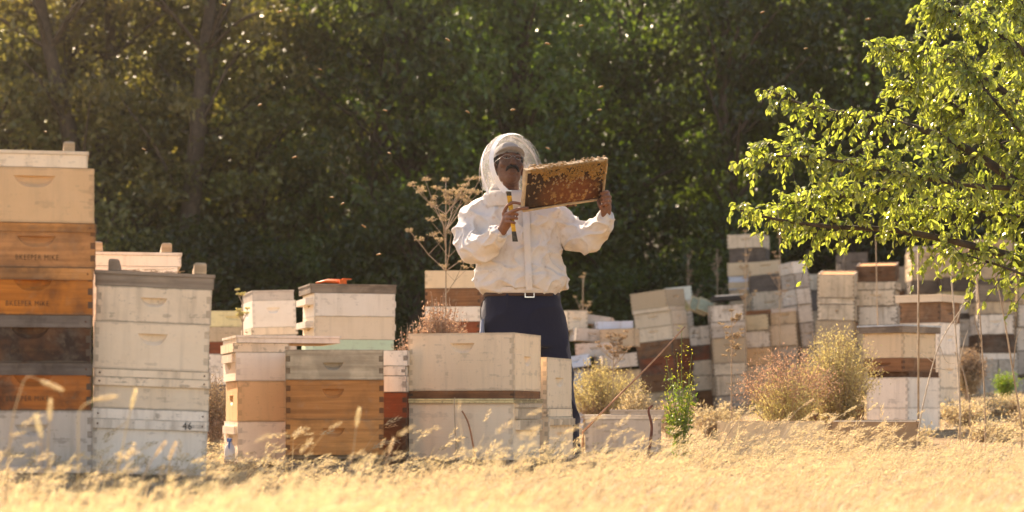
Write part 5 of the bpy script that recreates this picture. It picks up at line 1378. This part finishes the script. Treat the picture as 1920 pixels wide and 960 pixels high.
# --- veil hood
VC = P(957, 322, 11.40); VR = .166
nf = (Matrix.Rotation(R(24), 3, 'Z') @ Matrix.Rotation(R(-13), 3, 'X') @ Vector((0, -1, 0))); nf = Vector((nf.x, nf.y, nf.z + .05)).normalized()
zfloor = P(0, 364, 11.40).z
def vpt(dirv, k=1.0): return VC + Vector((dirv.x * VR * 1.0, dirv.y * VR * 1.02, dirv.z * VR * 1.22)) * k
front = Acc(); side = Acc()
nu, nv = 48, 26
Vg = [[None] * (nu + 1) for _ in range(nv + 1)]
ang = lambda j: math.pi * (.0 + .66 * j / nv)
for j in range(nv + 1):
    for i in range(nu + 1):
        t = 2 * math.pi * i / nu; d = Vector((math.sin(ang(j)) * math.cos(t), math.sin(ang(j)) * math.sin(t), math.cos(ang(j))))
        p = vpt(d, 1 + .035 * noise.noise(d * 2.7) + .012 * noise.noise(d * 7))
        if j > 17:   # the skirt falls straight to the collar
            dd = Vector((math.cos(t), math.sin(t), 0)); p = Vector((VC.x + dd.x * VR * (1 - .012 * (j - 17)), VC.y + dd.y * VR * (1 - .012 * (j - 17)), p.z))
        p.z = max(p.z, zfloor - .012)
        Vg[j][i] = p
for j in range(nv):
    for i in range(nu):
        q = [Vg[j][i], Vg[j + 1][i], Vg[j + 1][i + 1], Vg[j][i + 1]]
        c = (q[0] + q[2]) / 2
        (front if (c - VC).normalized().dot(nf) > .52 else side).add(q, [(0, 1, 2, 3)])
veil = pchild('veil', side.mesh('veil', True), NET_W)
pchild('face_net', front.mesh('face_net', True), NET_B)
def hoop(off, width, k=1.015):
    """band of tape where a plane square to the face cuts the veil"""
    u = nf.orthogonal().normalized(); u = Vector((0, 0, 1)) - nf * nf.z; u.normalize(); w = nf.cross(u)
    a = Acc(); Lp = []
    n = 60
    for i in range(n + 1):
        t = 2 * math.pi * i / n
        row = []
        for o_ in (off - width / 2, off + width / 2):
            r = math.sqrt(max(.0, 1 - o_ * o_)); d = nf * o_ + (u * math.cos(t) + w * math.sin(t)) * r
            p = vpt(d, k)
            if d.z < -.25:
                h = Vector((d.x, d.y, 0)); hl = h.length; h = h / max(hl, 1e-6)
                p = Vector((VC.x + h.x * VR * k * max(.9, hl), VC.y + h.y * VR * k * max(.9, hl), p.z))
            row.append(p)
        Lp.append(row)
    for i in range(n):
        a_, b_ = Lp[i], Lp[i + 1]
        if min(a_[0].z, b_[0].z, a_[1].z, b_[1].z) < zfloor - .02: continue
        a.add([a_[0], a_[1], b_[1], b_[0]], [(0, 1, 2, 3)])
    return a
for off, wd in ((.50, .15), (.02, .12), (-.5, .10)):
    pchild('veil_tape', hoop(off, wd).mesh('veil_tape', True), TAPE)
# inner collar flap seen through the net
a = Acc().loft([hring(915, 962, 366, .06, 11.42, 20), hring(917, 958, 356, .055, 11.42, 20), hring(922, 955, 346, .05, 11.43, 20)], False); pchild('collar_flap', a.mesh('collar_flap', True), JACKET)

def regroup(parent, names):
    for o in list(person.children):
        if o.name.split('.')[0] in names and o is not parent:
            o.parent = parent; o.matrix_parent_inverse = Matrix.Identity(4)
regroup(jacket, ('cuff', 'collar', 'zip_placket', 'waistband', 'collar_flap'))
regroup(veil, ('face_net', 'veil_tape')); regroup(cap, ('brim',))
regroup([o for o in person.children if o.name.startswith('belt')][0], ('buckle',))
regroup(bo, ('moustache', 'eyebrow', 'eye', 'pupil'))
# --- hive tool in the hand
tool = empty('hive_tool', Vector(P(960, 405, 11.045)), 'yellow and black flat hive tool gripped in the beekeeper\'s hand', 'tool')
TMi = tool.matrix_world.inverted()
YPAINT = simple_mat('yellow_paint', (.62, .33, .02, 1), .5, 60, .5); DKS = simple_mat('worn_steel', (.07, .06, .045, 1), .5, 60, .6, metal=.6)
def tband(y0, y1, w0, w1, mat, name, D=11.045, thick=.003):
    ax = lambda y: 953.5 + (y - 358) * (966 - 953.5) / 95
    a = Acc(); V = []
    for yy, w in ((y0, w0), (y1, w1)):
        c = P(ax(yy), yy, D)
        for dx, dy in ((-w, -thick), (w, -thick), (w, thick), (-w, thick)): V.append(c + Vector((dx, dy, 0)))
    a.add(V, [(0, 1, 2, 3), (7, 6, 5, 4), (0, 4, 5, 1), (1, 5, 6, 2), (2, 6, 7, 3), (3, 7, 4, 0)])
    o = obj(name, a.mesh(name), mat, tool); o.matrix_parent_inverse = TMi; return o
tband(360, 367, .0135, .0125, DKS, 'scraper'); tband(367.05, 434, .0125, .011, YPAINT, 'shaft'); tband(434.05, 453, .0115, .0145, DKS, 'blade')
a = Acc(); c = P(953.8, 358.5, 11.03); a.box(c.x - .0145, c.x + .0145, c.y - .022, c.y + .018, c.z - .001, c.z + .003); o = obj('hooked_end', a.mesh('hooked_end'), STEEL, tool); o.matrix_parent_inverse = TMi

# --- comb frame
def comb_mat():
    m, nt, out = new_mat('brood_comb'); b = NB(nt); tc = b.n('TexCoord'); v = tc.outputs['Object']
    vo = b.n('TexVoronoi'); vo.feature = 'F1'; vo.inputs['Scale'].default_value = 190; b.l(v, vo.inputs['Vector'])
    n1 = b.noise(v, 6.5, 4, .55, .4); n2 = b.noise(v, 30, 4, .6)
    sep = b.n('SeparateXYZ'); b.l(v, sep.inputs[0])
    # amber capped brood low in the middle of the comb, dark old wax round it
    dx = b.math('MULTIPLY', b.math('ADD', sep.outputs[0], -.03), 4.6); dz = b.math('MULTIPLY', b.math('ADD', sep.outputs[2], .045), 9.0)
    r2 = b.math('ADD', b.math('MULTIPLY', dx, dx), b.math('MULTIPLY', dz, dz))
    inner = b.ramp(b.math('ADD', r2, b.math('MULTIPLY', b.math('SUBTRACT', n1, .5), 1.6)), 1.1, .15)
    c = b.mix(inner, (0.03, 0.009, 0.004, 1), (0.20, 0.058, 0.014, 1))
    c = b.mix(b.math('MULTIPLY', b.ramp(b.math('ADD', n2, b.math('MULTIPLY', inner, .14)), .62, .72), b.ramp(dz, .6, -.3)), c, (0.50, 0.30, 0.10, 1))
    c = b.mix(b.math('MULTIPLY', b.ramp(vo.outputs['Distance'], .2, .5), .35), c, (0.02, 0.008, 0.004, 1))
    pr = b.n('BsdfPrincipled'); b.l(c, pr.inputs['Base Color']); pr.inputs['Roughness'].default_value = .45
    tl = b.n('BsdfTranslucent'); b.l(b.mix(1.0, c, (1.4, 1.1, .8, 1), 'MULTIPLY'), tl.inputs['Color'])
    bp = b.n('Bump'); bp.inputs['Strength'].default_value = .6; bp.inputs['Distance'].default_value = .004; b.l(b.math('ADD', vo.outputs['Distance'], n2), bp.inputs['Height']); b.l(bp.outputs[0], pr.inputs['Normal'])
    mx = b.n('MixShader'); mx.inputs[0].default_value = .25; b.l(pr.outputs[0], mx.inputs[1]); b.l(tl.outputs[0], mx.inputs[2]); b.l(mx.outputs[0], out.inputs['Surface'])
    return m
COMB = comb_mat(); WAXW = simple_mat('waxed_timber', (.42, .30, .17, 1), .6, 30, .35)
fcx = P(1058, 346, 11.06)
fM = Matrix.Translation(fcx) @ Matrix.Rotation(R(26), 4, 'Z') @ Matrix.Rotation(-R(10), 4, 'Y') @ Matrix.Rotation(R(28), 4, 'X')
fw, fh = .474, .236
fr = empty('comb_frame', fM, 'wooden comb frame crowded with bees held up by the beekeeper', 'comb frame')
part('top_bar', Acc().box(-fw / 2 - .006, fw / 2 + .006, -.0135, .0135, fh / 2 - .020, fh / 2), WAXW, fr)
part('bottom_bar', Acc().box(-fw / 2, fw / 2, -.010, .010, -fh / 2, -fh / 2 + .010), WAXW, fr)
for s in (-1, 1):
    V = []
    a = Acc().box(s * fw / 2 - .005, s * fw / 2 + .005, -.0175, .0175, fh / 2 - .085, fh / 2 - .0205).box(s * fw / 2 - .005, s * fw / 2 + .005, -.0125, .0125, -fh / 2 + .0105, fh / 2 - .0855)
    part('end_bar', a, WAXW, fr)
nx_, nz_ = 60, 32
a = Acc()
for sd in (-1, 1):
    V = []; Q = []
    for j in range(nz_ + 1):
        for i in range(nx_ + 1):
            x = -fw / 2 + .006 + (fw - .012) * i / nx_; z = -fh / 2 + .011 + (fh - .032) * j / nz_
            e_ = min(i, nx_ - i, j, nz_ - j) / 4
            V.append((x, sd * (.0125 * min(1, e_ + .25) + .0025 * noise.noise(Vector((x * 25, z * 25, sd * 3)))), z))
    for j in range(nz_):
        for i in range(nx_):
            k = j * (nx_ + 1) + i; q = (k, k + 1, k + nx_ + 2, k + nx_ + 1); Q.append(q if sd < 0 else q[::-1])
    a.add(V, Q)
part('comb', a, COMB, fr, True)
a = Acc()
for i in range(22):
    x = random.gauss(.055, .016); a.ell((x, random.gauss(0, .006), -fh / 2 - random.uniform(0, .012)), (.008, .007, .007), None, 8, 6)
part('burr_comb', a, COMB, fr, True).data

# --- bees
BEE = simple_mat('bee_body', (.38, .20, .05, 1), .5, 300, .6); BEED = simple_mat('bee_dark', (.06, .035, .015, 1), .5, 200, .4)
WING = net_mat('bee_wing', (.75, .68, .55, 1), .5)
def bee_mesh(full):
    a = Acc(); a.ell((0, -.0038, 0), (.0025, .0052, .0024), None, 8, 6); a.ell((0, .0030, .0004), (.0024, .0027, .0024), None, 8, 6); a.ell((0, .0062, 0), (.0018, .0014, .0018), None, 8, 5)
    w = Acc()
    for s in (-1, 1):
        w.add([(s * .001, .003, .0024), (s * .0045, -.001, .003), (s * .0052, -.006, .0032), (s * .0022, -.0045, .0028)], [(0, 1, 2, 3) if s > 0 else (3, 2, 1, 0)])
    return a, w
ba, bw = bee_mesh(True)
bme = ba.mesh('bee_body', True); bme.materials.append(BEE); wme = bw.mesh('wings'); wme.materials.append(WING)
def bee(M, label, group, wings=True):
    e = empty('honey_bee', M, label, 'bee', group)
    o = bpy.data.objects.new('abdomen_and_head', bme); o.name = 'insect_body'; COL.objects.link(o); o.parent = e
    if wings:
        o = bpy.data.objects.new('wings', wme); COL.objects.link(o); o.parent = e
def bee_M(x, z, side=-1):
    y = side * (.0135 + random.uniform(0, .0035))
    return Matrix.Translation((x, y, z)) @ Matrix.Rotation(R(90), 4, 'X') @ Matrix.Rotation(random.uniform(0, 6.28), 4, 'Z') @ Matrix.Scale(1.05, 4)
cnt = 0; dense = []
while cnt < 110:
    x = random.uniform(-fw / 2 + .012, fw / 2 - .012); z = random.uniform(-fh / 2 + .02, fh / 2 - .03)
    u = (z + fh / 2) / fh
    if random.random() < (.9 if u > .5 else .35) * (1 if abs(x) > .12 or u > .45 else .6):
        bee(fM @ bee_M(x, z), 'honey bee crawling alone on the dark comb of the held frame', 'bees scattered over the comb'); cnt += 1
sw = Acc()
Vb = np.concatenate(ba.V); Qb = np.concatenate(ba.Q); Tb = np.concatenate(ba.T)
for k in range(720):
    x = -fw / 2 + .01 + (fw - .015) * random.random() ** .75
    lim = .034 + .075 * (.5 + x / fw) + .018 * math.sin(x * 40) + .012 * math.sin(x * 90)
    z = fh / 2 + .006 - lim * random.random() ** 1.1
    M = bee_M(x, z) if z < fh / 2 - .004 else Matrix.Translation((x, random.uniform(-.016, .014), fh / 2 + random.uniform(.002, .008 + .01 * max(0, math.sin(x * 25))))) @ Matrix.Rotation(random.uniform(0, 6.28), 4, 'Z')
    if z < fh / 2 - .004 and random.random() < .45: M = Matrix.Translation((0, -random.uniform(.003, .008), 0)) @ M
    sw.add([M @ Vector(v) for v in Vb], Qb, Tb)
o = obj('bee_cluster', sw.mesh('bee_cluster', True), BEE, None, fM); tag(o, 'dense golden cluster of bees along the top of the held frame', 'bees', None, 'stuff')
fly = [(420, 9), (525, 22), (487, 197), (722, 207), (840, 75), (877, 210), (552, 295), (730, 287), (795, 335), (622, 370), (642, 382), (682, 424), (710, 477), (270, 280), (85, 247), (1027, 82), (1127, 163), (1125, 206), (1027, 278), (962, 206), (1430, 23), (1628, 36), (1511, 91), (600, 130), (1090, 48)]
for x, y in fly:
    M = Matrix.Translation(P(x, y, random.uniform(8.5, 12.5))) @ Matrix.Rotation(random.uniform(-.6, .6), 4, 'Y') @ Matrix.Rotation(random.choice((-1, 1)) * random.uniform(1.0, 1.6), 4, 'Z') @ Matrix.Scale(1.5, 4)
    bee(M, 'honey bee flying through the air before the wood', 'flying bees')
# ---------------------------------------------------------------- haze added to stand in for the sun's veiling glare
def haze_box():
    m, nt, out = new_mat('glare_haze'); b = NB(nt)
    v = b.n('VolumePrincipled'); v.inputs['Color'].default_value = (1.0, 0.90, 0.74, 1); v.inputs['Density'].default_value = 0.0006; v.inputs['Anisotropy'].default_value = 0.84
    b.l(v.outputs[0], out.inputs['Volume'])
    o = obj('haze', Acc().box(-300, 300, -220, 400, -1.2, 100).mesh('haze'), m)
    tag(o, 'thin warm haze added over the yard in place of sun glare', 'haze', None, 'stuff')
haze_box()
